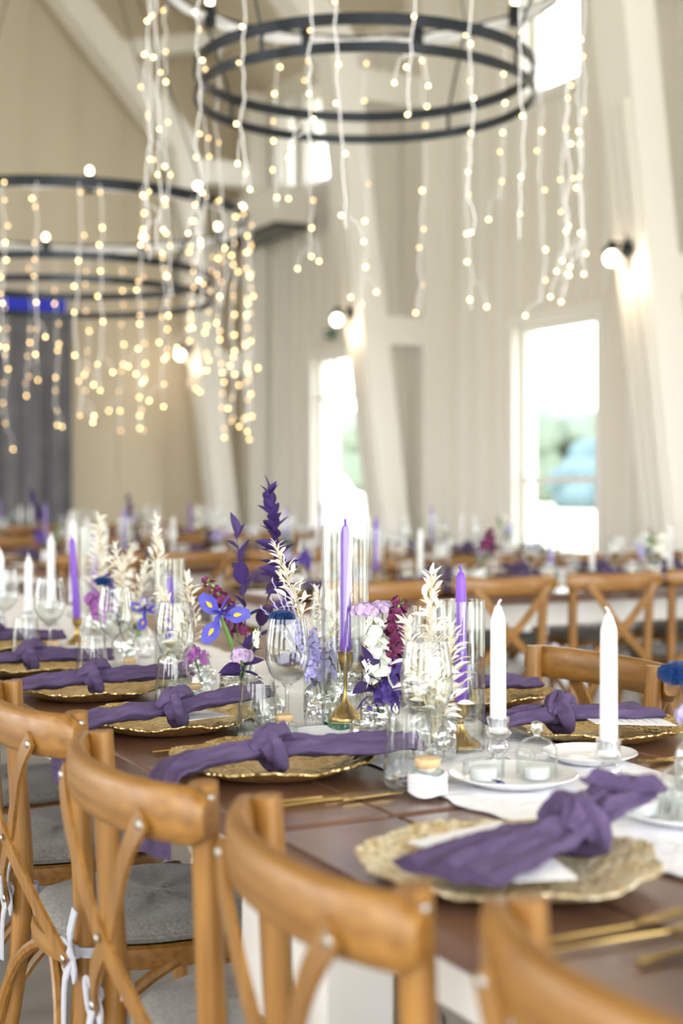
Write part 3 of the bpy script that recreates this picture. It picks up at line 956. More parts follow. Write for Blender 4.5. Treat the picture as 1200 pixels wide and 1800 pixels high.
fork(.92, 1.135, -.02, 'gold fork second from the closest charger')
knife(.98, 1.08, .06, 'gold knife at the bottom corner by the cream charger')
fork(1.60, 1.855, PI + .25, 'gold fork across the table below the menu card')
fork(1.61, 1.825, PI - .08, 'gold fork lying crosswise at the picture edge across the table')
knife(1.62, 2.32, PI, 'gold knife across the table between two chargers')

# ------------------------------------------------------------------ glassware
def wine_glass(x, y, label, group='stemmed wine glasses', s=1., z=RZ):
    root = thing('wine_glass', label, 'wine glass', (x, y, z), rnd.uniform(0, 6), group)
    MB().lathe([(.0, .0), (.036, .0005), (.036, .002), (.022, .004), (.008, .007), (.0042, .014), (.0036, .04), (.0036, .075), (.005, .088), (.010, .0945)], 28).build('stem', 'solid_glass', root)
    MB().lathe([(.0, .0945), (.010, .095), (.024, .103), (.034, .118), (.0395, .138), (.0405, .152), (.039, .172), (.0355, .195), (.0325, .213), (.0317, .213), (.0347, .195), (.0382, .172), (.0397, .152), (.0387, .138), (.033, .1185), (.023, .1045), (.0, .098)], 32).build('bowl', 'clear_glass', root)
    root.scale = (s, s, s)
    return root
def tumbler(x, y, label, group='water tumblers', s=1., z=RZ):
    root = thing('water_tumbler', label, 'tumbler', (x, y, z), rnd.uniform(0, 6), group)
    MB().lathe([(.0, .0), (.026, .0), (.033, .004), (.0365, .014), (.037, .024), (.0355, .05), (.032, .085), (.0302, .11), (.0294, .11), (.0312, .085), (.0347, .05), (.0362, .026), (.035, .017)], 32).build('wall', 'clear_glass', root)
    MB().lathe([(.035, .017), (.030, .011), (.0, .010)], 32).build('thick_base', 'solid_glass', root)
    root.scale = (s, s, s)
    return root
g1 = wine_glass(1.085, 2.315, 'wine glass in front of the blue glitter bloom, sharply in focus')
wine_glass(1.03, 2.735, 'wine glass in front of the iris stem, before the short purple taper')
wine_glass(1.055, 3.20, 'wine glass below the small far blue glitter bloom')
wine_glass(1.01, 3.59, 'wine glass at the far end beside the white tapers')
wine_glass(1.12, 1.885, 'closest wine glass, over the bleached white sprigs')
wine_glass(1.452, 2.44, 'wine glass across the table beside the open-topped hurricane')
wine_glass(1.47, 2.92, 'wine glass across the table behind the flower vase')
wine_glass(1.0, 4.02, 'wine glass farthest along the dressed table')
t1 = tumbler(1.02, 2.30, 'water tumbler beside the cork jar of lilac petals, sharply in focus', z=TZ)
tumbler(1.012, 2.70, 'water tumbler overlapping the stem of the second wine glass', z=TZ)
tumbler(.995, 3.185, 'water tumbler standing past the third charger', z=TZ)
tumbler(.968, 3.665, 'water tumbler at the picture edge among white tapers', z=TZ)
tumbler(1.072, 1.855, 'closest water tumbler, behind the wrapped jar', s=1.06, z=TZ)
tumbler(1.465, 2.33, 'water tumbler across the table behind the brass candlestick')
tumbler(1.47, 2.80, 'water tumbler across the table behind the tall hurricane')
def jar(x, y, fill, label, z=RZ, s=1., rz=.3):
    root = thing('favor_jar', label, 'jar', (x, y, z), rz, 'cork-topped favour jars')
    def sq(a, z):
        return [(p[0], p[1], z) for p in ell(a, a, 24, 4.5)]
    MB().loft([sq(.016, 0), sq(.0185, .003), sq(.0195, .008), sq(.0195, .028), sq(.018, .034), sq(.014, .037)], caps=False).build('body', 'bottle_glass', root)
    MB().lathe([(.0145, .036), (.0135, .039), (.0150, .0425), (.0150, .043)], 20).build('neck', 'solid_glass', root)
    MB().lathe([(.0, .036), (.0125, .036), (.0165, .0425), (.0165, .048), (.0155, .0495), (.0, .0495)], 20).build('cork_stopper', 'cork', root)
    R = random.Random(int(x * 1000))
    b = MB()
    for k in range(26):
        c = (R.uniform(-.011, .011), R.uniform(-.011, .011), R.uniform(.004, .021))
        q = R.uniform(.004, .0065)
        b.lathe([(0, -q), (q * .7, -q * .7), (q, 0), (q * .7, q * .7), (0, q)], 6, c=c)
    f_ = b.build('petal_filling', fill, root)
    f_['kind'] = 'stuff'
    root.scale = (s, s, s)
    return root
jar(1.068, 2.292, 'lilac_confetti', 'small cork jar filled with lilac petals, in focus before the wine glass', z=TZ)
jar(1.068, 2.73, 'pale_confetti', 'small cork jar of pale petals beside the second tumbler', z=TZ)
jar(1.09, 3.195, 'pale_confetti', 'small cork jar of pale petals by the third wine glass', z=TZ)
jar(1.03, 3.63, 'pale_confetti', 'small cork jar of pale petals near the white tapers', z=TZ)
j5 = jar(1.068, 1.795, 'pale_confetti', 'closest cork jar wrapped in pale gauze ribbon', z=TZ, s=1.15)
b = MB()
for k in range(5):
    b.sweep([(.0235 * math.cos(a) * 1.0, .0235 * math.sin(a), .008 + .005 * k + .002 * math.sin(3 * a + k)) for a in [2 * PI * j / 20 for j in range(20)]], ell(.0022, .0035, 6), closed=True)
b.build('gauze_wrap', 'runner', j5)

def hurricane(x, y, r, h, label, green=False):
    root = thing('hurricane_cylinder', label, 'hurricane glass', (x, y, RZ), 0, 'glass hurricanes')
    MB().lathe([(r, .0), (r, h), (r - .0025, h), (r - .0025, .006)], 40).build('wall', 'cylinder_glass', root)
    MB().lathe([(0, .0), (r - .001, .0), (r - .001,   .022 if green else .006), (0,   .022 if green else .006)], 40).build('thick_base', 'green_glass_base' if green else 'solid_glass', root)
hurricane(1.20, 2.31, .0435, .378, 'tall clear hurricane cylinder with a green base around a purple taper', True)
hurricane(1.298, 2.07, .0415, .255, 'shorter hurricane cylinder with a purple taper rising above its rim')
hurricane(1.225, 3.29, .038, .27, 'hurricane cylinder farther along around a short purple taper')
hurricane(1.35, 4.3, .045, .32, 'hurricane cylinder at the far end near the white tapers')
def brass(x, y, z, label, h, rb, slim):
    root = thing('brass_candlestick', label, 'candlestick', (x, y, z), 0, 'brass candlesticks')
    k = h
    if slim:
        MB().lathe([(0, 0), (rb, 0), (rb, .004), (rb * .93, .008), (rb * .55, .022), (rb * .25, .032), (.006, .036)], 28).build('foot', 'brass', root)
        MB().lathe([(.006, .036), (.0033, .042), (.0033, k - .034), (.006, k - .030)], 16).build('stem', 'brass', root)
        MB().lathe([(.006, k - .03), (.011, k - .026), (.0135, k - .018), (.0125, k - .01), (.0135, k - .004), (.0155, k), (.0125, k), (.011, k - .012), (0, k - .014)], 24).build('cup', 'brass', root)
    else:
        MB().lathe([(0, 0), (rb, 0), (rb, .0035), (rb * .9, .007), (rb * .5, .014), (rb * .27, .024), (.0065, .032)], 28).build('foot', 'brass', root)
        MB().lathe([(.0065, .032), (.0052, .037), (.0075, .041), (.0055, .045), (.009, .048)], 20).build('stem', 'brass', root)
        MB().lathe([(.009, .048), (.013, .052), (.0145, .058), (.0138, .068), (.0155, k), (.0125, k), (.0115, .06), (0, .058)], 24).build('cup', 'brass', root)
brass(1.20, 2.31, RZ + .0225, 'tall slim brass candlestick inside the green-based hurricane', .126, .031, True)
brass(1.298, 2.07, RZ + .0065, 'short flared brass candlestick inside the shorter hurricane', .072, .034, False)
brass(1.225, 3.29, RZ + .0065, 'brass candlestick inside the hurricane farther along', .06, .03, False)
brass(1.35, 4.3, RZ + .0065, 'brass candlestick in the hurricane at the far end', .1, .03, True)
def candle(x, y, z, h, m, label, r=.0108, group='taper candles', lean=0.):
    root = thing('taper_candle', label, 'candle', (x, y, z), 0, group)
    r0 = r * .78
    prof = [(0, 0), (r0 * 1.02, 0), (r, .02), (r * .96, h * .4), (r * .84, h - .022), (r * .78, h - .013), (r * .55, h - .004), (r * .28, h), (0, h)]
    if m == 'white_wax':
        prof = [(0, 0), (r * 1.12, 0), (r * 1.12, .016), (r * 1.04, h - .026), (r * .98, h - .021), (r * .5, h - .003), (r * .34, h), (0, h)]
    MB().lathe(prof, 20).build('wax', m, root)
    MB().tube(spline([(0, 0, h - .003), (.001, 0, h + .005), (.005, 0, h + .010)], 3), .0021, 6, up=(1, 0, 0)).build('wick', 'wick' if m == 'white_wax' else m, root)
    root.rotation_euler = (0, lean, rnd.uniform(0, 6))
    return root
c1 = candle(1.20, 2.31, RZ + .136, .243, 'purple_wax', 'tall purple taper inside the green-based hurricane, in focus')
candle(1.298, 2.07, RZ + .068, .236, 'purple_wax', 'purple taper on the short brass stick rising above its hurricane')
candle(1.225, 3.29, RZ + .055, .17, 'purple_wax', 'short purple taper in the hurricane behind the second wine glass')
brass(1.19, 3.95, RZ, 'brass candlestick under the leaning purple taper', .072, .03, False)
candle(1.19, 3.95, RZ + .06, .24, 'purple_wax', 'purple taper leaning beside the tall white tapers', lean=.06)
candle(1.35, 4.3, RZ + .094, .2, 'purple_wax', 'purple taper at the far end of the dressed table')
def glass_stick(x, y, label, s=1.):
    root = thing('glass_candlestick', label, 'candlestick', (x, y, RZ), 0, 'glass candlesticks')
    MB().lathe([(0, 0), (.026, 0), (.027, .004), (.02, .009), (.011, .013), (.009, .016)], 24).build('foot', 'solid_glass', root)
    MB().lathe([(.009, .016), (.015, .020), (.0185, .029), (.015, .038), (.009, .042)], 20, lambda a, z: 1 + .05 * math.cos(8 * a)).build('bead', 'solid_glass', root)
    MB().lathe([(.009, .042), (.019, .046), (.0215, .052), (.0175, .057), (.0165, .066), (.019, .073), (.0185, .077), (.0135, .077), (.0125, .05), (0, .05)], 24, lambda a, z: 1 + .03 * math.cos(10 * a)).build('cup', 'solid_glass', root)
    root.scale = (s, s, s)
    return root
for (x, y, h, lb, s) in ((1.279, 1.927, .205, 'beside the shorter hurricane', 1.), (1.314, 1.686, .21, 'closest, before the menu-card napkin', 1.), (1.116, 4.196, .185, 'second from the picture edge in the far cluster', 1.), (1.27, 4.499, .235, 'third from the picture edge in the far cluster', 1.), (1.42, 4.75, .275, 'tallest of the far cluster beside the bleached plume', 1.), (1.003, 4.084, .21, 'cut by the picture edge in the far cluster', 1.)):
    glass_stick(x, y, 'moulded glass candlestick under the white taper ' + lb, s)
    candle(x, y, RZ + .052, h, 'white_wax', 'white taper candle ' + lb, r=.0118, group='white taper candles')

# ------------------------------------------------------------------ plates, cloches, tea lights, loose petals
def plate(x, y, r, label, z=RZ):
    o = MB().lathe([(0, 0), (r * .6, 0), (r * .68, .003), (r * .97, .0135), (r, .0150), (r * .985, .0165), (r * .9, .013), (r * .68, .0065), (r * .6, .0045), (0, .004)], 48).build('side_plate', 'porcelain')
    o.location = (x, y, z)
    return tag(o, label, 'plate', 'white side plates')
plate(1.222, 1.80, .098, 'white plate holding two glass tea lights before the tapers')
plate(1.43, 1.885, .078, 'white plate set back beside the white taper and napkin')
plate(1.30, 1.50, .098, 'white plate of tea lights at the picture edge')
plate(1.13, 2.235, .075, 'flat white plate tucked behind the closest cork jar row')
def tealight(x, y, z, label, dome=True, s=1.):
    root = thing('glass_tealight', label, 'tea light', (x, y, z), 0, 'glass tea lights')
    MB().lathe([(0, .0), (.0195, 0), (.0195, .015), (.0165, .017), (0, .0165)], 24).build('candle', 'white_wax', root)
    MB().lathe([(.0, -.0), (.027, .0), (.030, .003), (.030, .02), (.0305, .026), (.0285, .026), (.028, .004)], 28, lambda a, z: 1 + .025 * math.cos(14 * a)).build('cup', 'clear_glass', root)
    if dome:
        MB().lathe([(.0305, .026), (.031, .032), (.028, .044), (.02, .054), (.009, .059), (.005, .061)], 28, lambda a, z: 1 + .025 * math.cos(14 * a)).build('lid', 'clear_glass', root)
        MB().lathe([(.005, .060), (.0045, .063), (.0085, .067), (.0098, .0735), (.0075, .080), (0, .083)], 16).build('knob', 'solid_glass', root)
    root.scale = (s, s, s)
tealight(1.262, 1.795, RZ + .0055, 'domed glass tea light with a knob on the middle white plate', True, 1.05)
tealight(1.185, 1.825, RZ + .0055, 'open glass tea light beside purple petals on the middle plate', False, 1.05)
tealight(1.318, 1.527, RZ + .0055, 'domed glass tea light on the plate at the picture edge', True, 1.05)
tealight(1.285, 1.465, RZ + .0055, 'second domed glass tea light on the plate at the picture edge', True, 1.05)
tealight(1.255, 1.535, RZ + .0055, 'open glass tea light on the plate at the picture edge', False, 1.05)

def petal_mesh(name, m, L=1., W=.5, cup=.15, nlen=5, tipw=0., wave=0.):
    v, f = [], []
    for i in range(nlen + 1):
        t = i / nlen
        wv = W * .5 * (math.sin(PI * min(1, (.06 + .94 * t)) ** .8) if t < 1 else tipw) if tipw == 0 else W * .5 * (math.sin(PI * .5 * min(1, t * 1.5)) * (1 - .55 * max(0, t - .65) / .35))
        for j in (-1, -.5, 0, .5, 1):
            v.append((j * wv, t * L, cup * (abs(j) ** 2) * wv * 2 - cup * .8 * t * t * L + wave * math.sin(t * 9 + j * 2) * abs(j)))
    for i in range(nlen):
        for j in range(4):
            a = i * 5 + j
            f.append((a, a + 1, a + 6, a + 5))
    return MB().add(v, f).mesh(name, m)
def blossom_mesh(name, m, n=5, seed=1, center=None, L=.011, W=.011, up=.5):
    """a small ruffled blossom of n petals facing +z"""
    R = random.Random(seed)
    b = MB()
    for k in range(n):
        a0 = 2 * PI * k / n + R.uniform(-.1, .1)
        el = up + R.uniform(-.2, .2)
        rows = []
        for i in range(4):
            t = i / 3
            rr = L * t
            ww = W * .5 * (.35 + .75 * math.sin(PI * .5 * t)) if t > 0 else W * .1
            z = L * (el * t - .55 * t * t * el) + L * .12 * math.sin(k * 2 + i)
            for j in (-1, 0, 1):
                rows.append((rr * math.cos(a0) - j * ww * math.sin(a0), rr * math.sin(a0) + j * ww * math.cos(a0), z + (.12 * L if j else 0) * t))
        b.add(rows, [(i * 3 + j, i * 3 + j + 1, i * 3 + j + 4, i * 3 + j + 3) for i in range(3) for j in range(2)])
    return b.mesh(name, m)
LEAF = {m: petal_mesh('leaf', m, 1, .36, .25) for m in ('purple_leaf', 'plum_leaf', 'bleached_leaf', 'green_leaf', 'sage')}
BROAD = {m: petal_mesh('leaf', m, 1, .55, .2, 6) for m in ('purple_leaf', 'plum_leaf', 'green_leaf')}
BLOS = {'burgundy': blossom_mesh('floret', 'burgundy_petal', 6, 2, L=.010, W=.011), 'white': blossom_mesh('floret', 'white_petal', 5, 3, L=.014, W=.016, up=.3), 'violet': blossom_mesh('floret', 'violet_petal', 6, 4, L=.009, W=.009), 'mauve': blossom_mesh('floret', 'mauve_petal', 5, 5, L=.006, W=.006), 'lilac': blossom_mesh('floret', 'lilac_petal', 5, 6, L=.006, W=.006), 'magenta': blossom_mesh('floret', 'magenta_petal', 5, 7, L=.016, W=.012, up=1.2)}
for k_, (x, y, m, lb, s) in enumerate([(1.165, 2.245, 'white', 'loose white blossom lying before the green-based hurricane', 1.15), (1.17, 1.765, 'violet', 'loose violet blossom lying on the rim of the middle plate', 1.2), (1.235, 1.59, 'violet', 'loose violet blossom on the runner by the closest taper', 1.5), (1.19, 2.16, 'violet', 'small loose violet blossom under the snapdragon vase', .9)]):
    o = bpy.data.objects.new('loose_blossom', BLOS[m]); col.objects.link(o)
    o.location = (x, y, RZ + (.004 if k_ != 1 else .012)); o.rotation_euler = (.25, .1, k_); o.scale = (s,) * 3
    tag(o, lb, 'blossom')

# ------------------------------------------------------------------ vases
def flask(x, y, label, r=.034, h=.11, m='crystal', neck=.015, s=1.):
    root = thing('bud_vase', label, 'vase', (x, y, RZ), rnd.uniform(0, 3), 'glass bud vases')
    rf = (lambda a, z: 1 + .035 * abs(math.sin(8 * a + z * 90))) if m == 'crystal' else None
    MB().lathe([(0, .001), (r * .86, .0), (r * .97, .006), (r, .02), (r, h * .55), (r * .93, h * .64), (r * .62, h * .75), (neck, h * .82)], 36, rf).build('body', m, root)
    MB().lathe([(neck, h * .82), (neck, h * .95), (neck * 1.35, h * .985), (neck * 1.35, h), (neck * .9, h), (neck * .85, h * .84)], 24).build('neck', 'bottle_glass', root)
    return root
def bowlvase(x, y, label, r=.043, h=.07):
    root = thing('cut_glass_vase', label, 'vase', (x, y, RZ), 0, 'cut glass vases')
    MB().lathe([(0, .002), (r * .6, 0), (r * .75, .008), (r * .95, h * .35), (r, h * .6), (r * .86, h * .9), (r * .9, h), (r * .84, h), (r * .8, h * .88), (r * .92, h * .6), (r * .86, h * .35), (0, .012)], 48, lambda a, z: 1 + .035 * abs(math.sin(9 * a + z * 60)) + .03 * abs(math.sin(9 * a - z * 60))).build('body', 'crystal', root)
    MB().lathe([(r * .84, h), (r * .9, h), (r * .93, h + .003), (r * .88, h + .005), (r * .83, h + .003)], 36).build('rim', 'solid_glass', root)
flask(1.192, 2.385, 'square cut-crystal bottle holding lavender-coloured statice', .036, .107)
bowlvase(1.115, 2.60, 'round cut-glass vase with dark purple leaves and an allium head')
flask(1.175, 2.72, 'clear bottle vase holding the blue iris', .026, .115, 'bottle_glass', .0155)
flask(1.225, 2.225, 'clear bottle vase with the white and burgundy flower stems', .034, .10, 'crystal', .0165)
flask(1.215, 2.02, 'cut-crystal vase under the bleached white ruscus', .036, .085)
bowlvase(1.155, 2.96, 'cut-glass vase full of bleached plumes in the middle distance', .04, .075)
flask(1.13, 2.84, 'small crystal bottle between the second and third wine glass', .03, .085)
flask(1.24, 3.55, 'crystal bottle with stock and violets near the far tapers', .034, .10)
flask(1.155, 3.42, 'crystal vase with white plume by the small blue glitter bloom', .034, .10)
bowlvase(1.29, 2.50, 'round cut-glass vase behind the tall hurricane', .042, .075)
flask(1.31, 2.66, 'slim clear vase carrying the tall dyed leaf spike', .024, .14, 'bottle_glass', .014)
flask(1.43, 1.62, 'crystal vase at the picture edge with the large blue glitter bloom', .036, .10)
flask(1.10, 2.43, 'small cut-crystal bottle between the focused wine glass and the leafy round vase', .03, .075)
flask(1.265, 2.13, 'low cut-crystal bottle between the two hurricanes', .03, .08)
bowlvase(1.135, 2.10, 'squat cut-glass vase before the snapdragon bottle', .034, .05)
bowlvase(1.17, 3.10, 'cut-glass bowl vase under the bleached plumes', .042, .07)
bowlvase(1.27, 4.0, 'cut-glass vase among the far white tapers', .04, .08)

# ------------------------------------------------------------------ flowers and foliage
def stem_path(base, tip, bow, n=8):
    base, tip = Vector(base), Vector(tip)
    mid = (base + tip) / 2 + Vector(bow)
    return bez((0, 0, 0), mid - base, tip - base, n)
def frame_at(path, t):
    i = min(len(path) - 2, max(0, int(t * (len(path) - 1))))
    u = t * (len(path) - 1) - i
    p = path[i].lerp(path[i + 1], u)
    return p, (path[i + 1] - path[i]).normalized()
def leaf_quat(d, upv=Vector((0, 0, 1)), roll=0.):
    return d.to_track_quat('Y', 'Z') @ Quaternion((0, 1, 0), roll)
def sprig(name, label, cat, base, tip, me, n, L, stem_m, t0=.3, spread=55, bow=(0, 0, 0), group=None, sr=.0016, seed=1, taper=.5, pname='leaf', whorl=2, twig=0.):
    R = random.Random(seed)
    root = thing(name, label, cat, base, 0, group)
    path = stem_path(base, tip, bow)
    sb = MB().tube(path, lambda t: sr * (1 - .6 * t), 6, up=(1, 0, .1))
    if 'bleached' in name:
        twig, L, n = .034, L * .82, int(n * 1.6)
    for k in range(n):
        t = t0 + (1 - t0) * (k + .5) / n
        p, d = frame_at(path, min(.999, t))
        a = k * (PI if whorl == 2 else 2.4) + R.uniform(-.5, .5) + (k // 2) * .9
        side = d.cross(Vector((.3, .8, .2))).normalized()
        side = Quaternion(d, a) @ side
        sp = math.radians(spread * (1 - .55 * (t - t0) / (1 - t0)) + R.uniform(-12, 12))
        dr = (d * math.cos(sp) + side * math.sin(sp)).normalized()
        l = L * (1 - taper * abs((t - t0) / (1 - t0) - .35)) * R.uniform(.8, 1.15)
        if twig:
            e = p + dr * R.uniform(.1, 1.) * twig * (1.25 - (t - t0) / (1 - t0))
            sb.tube([p, e], sr * .45, 4, up=(.2, 1, .1))
            p = e
            dr = (dr + Vector((R.uniform(-.6, .6), R.uniform(-.6, .6), R.uniform(-.5, .6)))).normalized()
        piece(pname, me, root, p, leaf_quat(dr, roll=R.uniform(-.9, .9)), l)
    sb.build('stem', stem_m, root)
    piece(pname, me, root, path[-1], leaf_quat((path[-1] - path[-2]).normalized()), L * .8)
    return root
def raceme(name, label, cat, base, tip, me, n, s, stem_m='green_stem', t0=.45, rad=.011, bow=(0, 0, 0), group=None, seed=1, buds=None, sr=.0022):
    R = random.Random(seed)
    root = thing(name, label, cat, base, 0, group)
    path = stem_path(base, tip, bow)
    MB().tube(path, lambda t: sr * (1 - .4 * t), 7, up=(1, 0, .1)).build('stem', stem_m, root)
    for k in range(n):
        f_ = (k + .3) / n
        t = t0 + (1 - t0) * f_
        p, d = frame_at(path, min(.999, t))
        side = Quaternion(d, k * 2.4 + R.uniform(-.3, .3)) @ d.cross(Vector((.3, .8, .2))).normalized()
        sc_ = s * (1.15 - .6 * f_) * R.uniform(.85, 1.15)
        dr = (side + d * (.25 + .7 * f_)).normalized()
        piece('floret', me, root, p + side * rad * (1.05 - .5 * f_), dr.to_track_quat('Z', 'Y') @ Quaternion((0, 0, 1), R.uniform(0, 6)), sc_)
    if buds:
        bm_ = MB().lathe([(0, -.005), (.003, -.002), (.0035, .002), (0, .007)], 8).mesh('bud', buds)
        for k in range(6):
            p, d = frame_at(path, .86 + .024 * k)
            side = Quaternion(d, k * 2.4) @ d.cross(Vector((.3, .8, .2))).normalized()
            piece('bud', bm_, root, p + side * .004, (side * .6 + d).to_track_quat('Z', 'Y'), .9 - .08 * k)
    return root
def puff(name, label, cat, base, tip, kind, r, n, stem_m='green_stem', flat=.7, group=None, seed=1, bow=(0, 0, 0)):
    """a domed head of tiny florets"""
    R = random.Random(seed)
    root = thing(name, label, cat, base, 0, group)
    path = stem_path(base, tip, bow)
    MB().tube(path, .0015, 6, up=(1, 0, .1)).build('stem', stem_m, root)
    b = MB()
    src = BLOS[kind]
    vs = [v.co.copy() for v in src.vertices]
    fs = [tuple(p.vertices) for p in src.polygons]
    for k in range(n):
        z = 1 - 1.35 * (k + .5) / n
        q = math.sqrt(max(0, 1 - z * z))
        a = k * 2.39996
        d = Vector((q * math.cos(a), q * math.sin(a), z))
        p = path[-1] + Vector((d.x * r, d.y * r, d.z * r * flat)) * R.uniform(.72, 1.15)
        qt = d.to_track_quat('Z', 'Y')
        g_ = R.uniform(.8, 1.35)
        b.add([p + qt @ (v * g_) for v in vs], fs)
    h = b.build('flower_head', src.materials[0].name, root)
    h['kind'] = 'stuff'
    return root
def at_(b, dx, dz, dd=0.):
    return Vector(b) + across(dx, dz, dd)
VZ = RZ
# -- the iris and its companions (bottle at 1.175, 2.72)
IB = Vector((1.175, 2.72, VZ + .02))
def iris(base, tip, label, s=1., seed=1, face=0.):
    root = thing('iris_flower', label, 'iris', base, 0, 'blue irises')
    path = stem_path(base, tip, across(.01, 0))
    MB().tube(path, .0034, 8, up=(1, 0, .1)).build('stem', 'green_stem', root)
    p = path[-1]
    MB().sweep([path[-4], path[-3], path[-2], p], lambda t: ell(.0055 * (1 - .5 * t) + .001, .005 * (1 - .5 * t) + .001, 10), up=(1, 0, .1)).build('spathe', 'green_leaf', root)
    fall = petal_mesh('fall', 'iris_petal', .062 * s, .036 * s, .12, 7, tipw=1, wave=.0012)
    sig = petal_mesh('signal', 'iris_signal', .020 * s, .0085 * s, .1, 4)
    std = petal_mesh('standard', 'iris_deep', .05 * s, .019 * s, .2, 6)
    arm = petal_mesh('style_arm', 'iris_petal', .034 * s, .014 * s, .3, 5)
    for k in range(3):
        ang = face + k * 2 * PI / 3
        d = across(math.cos(ang), .05, -abs(math.sin(ang)) * .55 if k != 0 else -.45)
        d = (across(math.cos(ang) * .95, math.sin(ang) * .75 + .08, -.5)).normalized()
        q = d.to_track_quat('Y', 'Z')
        nrm = q @ Vector((0, 0, 1))
        # let each fall show its face to the aisle
        want = across(0, .25, -1).normalized()
        wq = want - d * want.dot(d)
        if wq.length > 1e-3:
            wq.normalize()
            x = d.cross(wq)
            q = Matrix((x, d, wq)).transposed().to_quaternion()
        fo = piece('fall', fall, root, p + d * .006, q)
        piece('signal', sig, fo, (0, .026 * s, .0012))
        piece('style_arm', arm, root, p + Vector((0, 0, .004)), (d + wq * .35).to_track_quat('Y', 'Z'))
        d2 = across(math.cos(ang + PI / 3) * .8, .75 + math.sin(ang + PI / 3) * .4, .1).normalized()
        piece('standard', std, root, p + Vector((0, 0, .003)), d2.to_track_quat('Y', 'Z'))
    return root
iris(IB, at_((1.175, 2.72, VZ), -.045, .18, -.03), 'blue iris with yellow signals standing beside the second wine glass', 1.0, face=2.2)
iris(Vector((1.155, 3.42, VZ + .02)), at_((1.155, 3.42, VZ), .05, .13, 0), 'small far blue iris petal bloom behind the second wine glass', .7, face=.4)
raceme('stock_flower', 'burgundy stock stem arching over the blue iris', 'flower', IB, at_(IB, -.085, .235, .02), BLOS['burgundy'], 20, 1.3, t0=.4, bow=across(.045, .05), seed=3, buds='lime_bud')
def big_leaves(name, label, base, tip, n, L, seed, m='purple_leaf', t0=.35, spread=60, bow=(0, 0, 0)):
    return sprig(name, label, 'foliage', base, tip, BROAD[m], n, L, 'dark_stem', t0, spread, bow, None, .002, seed)
big_leaves('dyed_leaf_branch', 'dark purple broad-leaved branch rising behind the iris', IB, at_(IB, -.02, .33, .05), 9, .06, 21, bow=across(.02, 0))
big_leaves('dyed_leaf_branch', 'dark plum leaf sprig low beside the iris bottle', IB, at_(IB, .05, .2, .05), 5, .05, 22, 'plum_leaf')
# -- tall dyed spike and the bleached sprig (slim vase at 1.31, 2.66)
SB = Vector((1.31, 2.66, VZ + .03))
sprig('dyed_ruscus_spike', 'tall upright spike of dark purple ruscus leaves towering over the flowers', 'foliage', SB, at_((1.31, 2.66, VZ), -.095, .435, .0), BROAD['purple_leaf'], 44, .05, 'dark_stem', .38, 68, across(-.03, 0), None, .0025, 31, .3)
sprig('bleached_ruscus', 'cream bleached ruscus sprig in front of the tall purple spike', 'foliage', Vector((1.23, 2.50, VZ + .05)), at_((1.23, 2.50, VZ), -.075, .33, 0), LEAF['bleached_leaf'], 46, .034, 'bleached_stem', .4, 72, across(.02, 0), 'bleached ruscus sprigs', .0018, 32, .5)
sprig('bleached_ruscus', 'white bleached leaf sprig between the blue glitter bloom and the tall hurricane', 'foliage', Vector((1.29, 2.50, VZ + .05)), at_((1.29, 2.50, VZ), -.05, .24, 0), LEAF['bleached_leaf'], 22, .034, 'bleached_stem', .4, 62, across(.02, 0), 'bleached ruscus sprigs', .0015, 33, .4)
# -- statice and lilac grass in the crystal bottle
CB = Vector((1.192, 2.385, VZ + .03))
def grass(label, base, tip, n, seed, m='lilac_petal'):
    R = random.Random(seed)
    root = thing('lilac_grass_plume', label, 'foliage', base, 0, 'lilac grass plumes')
    base = Vector(base); tip = Vector(tip) - base
    for k in range(n):
        e = tip + across(R.uniform(-.05, .05), R.uniform(-.06, .03), R.uniform(-.03, .03))
        pth = bez((0, 0, 0), tip * .5 + across(.012, .0), e, 9)
        MB().tube(pth, lambda t: .0009 if t < .45 else .0022 * (1.25 - t), 5, up=(1, 0, .1)).build('spikelet', m, root)
        b = MB()
        for j in range(26):
            p, d = frame_at(pth, .5 + .5 * j / 26)
            s_ = Quaternion(d, j * 2.4) @ d.cross(Vector((.3, .8, .2))).normalized()
            b.tube([p, p + (s_ * .5 + d).normalized() * .009], lambda t: .0011 * (1.1 - t), 4, up=(1, .2, 0))
        q = b.build('awns', m, root); q['kind'] = 'stuff'
grass('lilac feathery grass arching away from the tall hurricane', CB, at_(CB, -.105, .235, .0), 5, 41)
for k, (dx, dz, dd, lb) in enumerate([(-.055, .175, .0, 'lavender statice stem behind the blue glitter bloom'), (-.02, .15, .02, 'lavender statice stem before the white leaf sprig'), (.018, .135, -.01, 'lavender statice stem seen through the tall hurricane'), (-.035, .12, -.02, 'short lavender statice stem over the crystal bottle')]):
    raceme('statice_stem', lb, 'flower', CB, at_(CB, dx, dz, dd), BLOS['lilac'], 34, 1.25, 'sage', .5, .011, group='statice stems', seed=50 + k, sr=.0014)
sprig('rosemary_sprig', 'grey-green needle sprig in the crystal bottle', 'foliage', CB, at_(CB, .025, .13, 0), LEAF['sage'], 30, .016, 'green_stem', .3, 45, (0, 0, 0), None, .0012, 44)
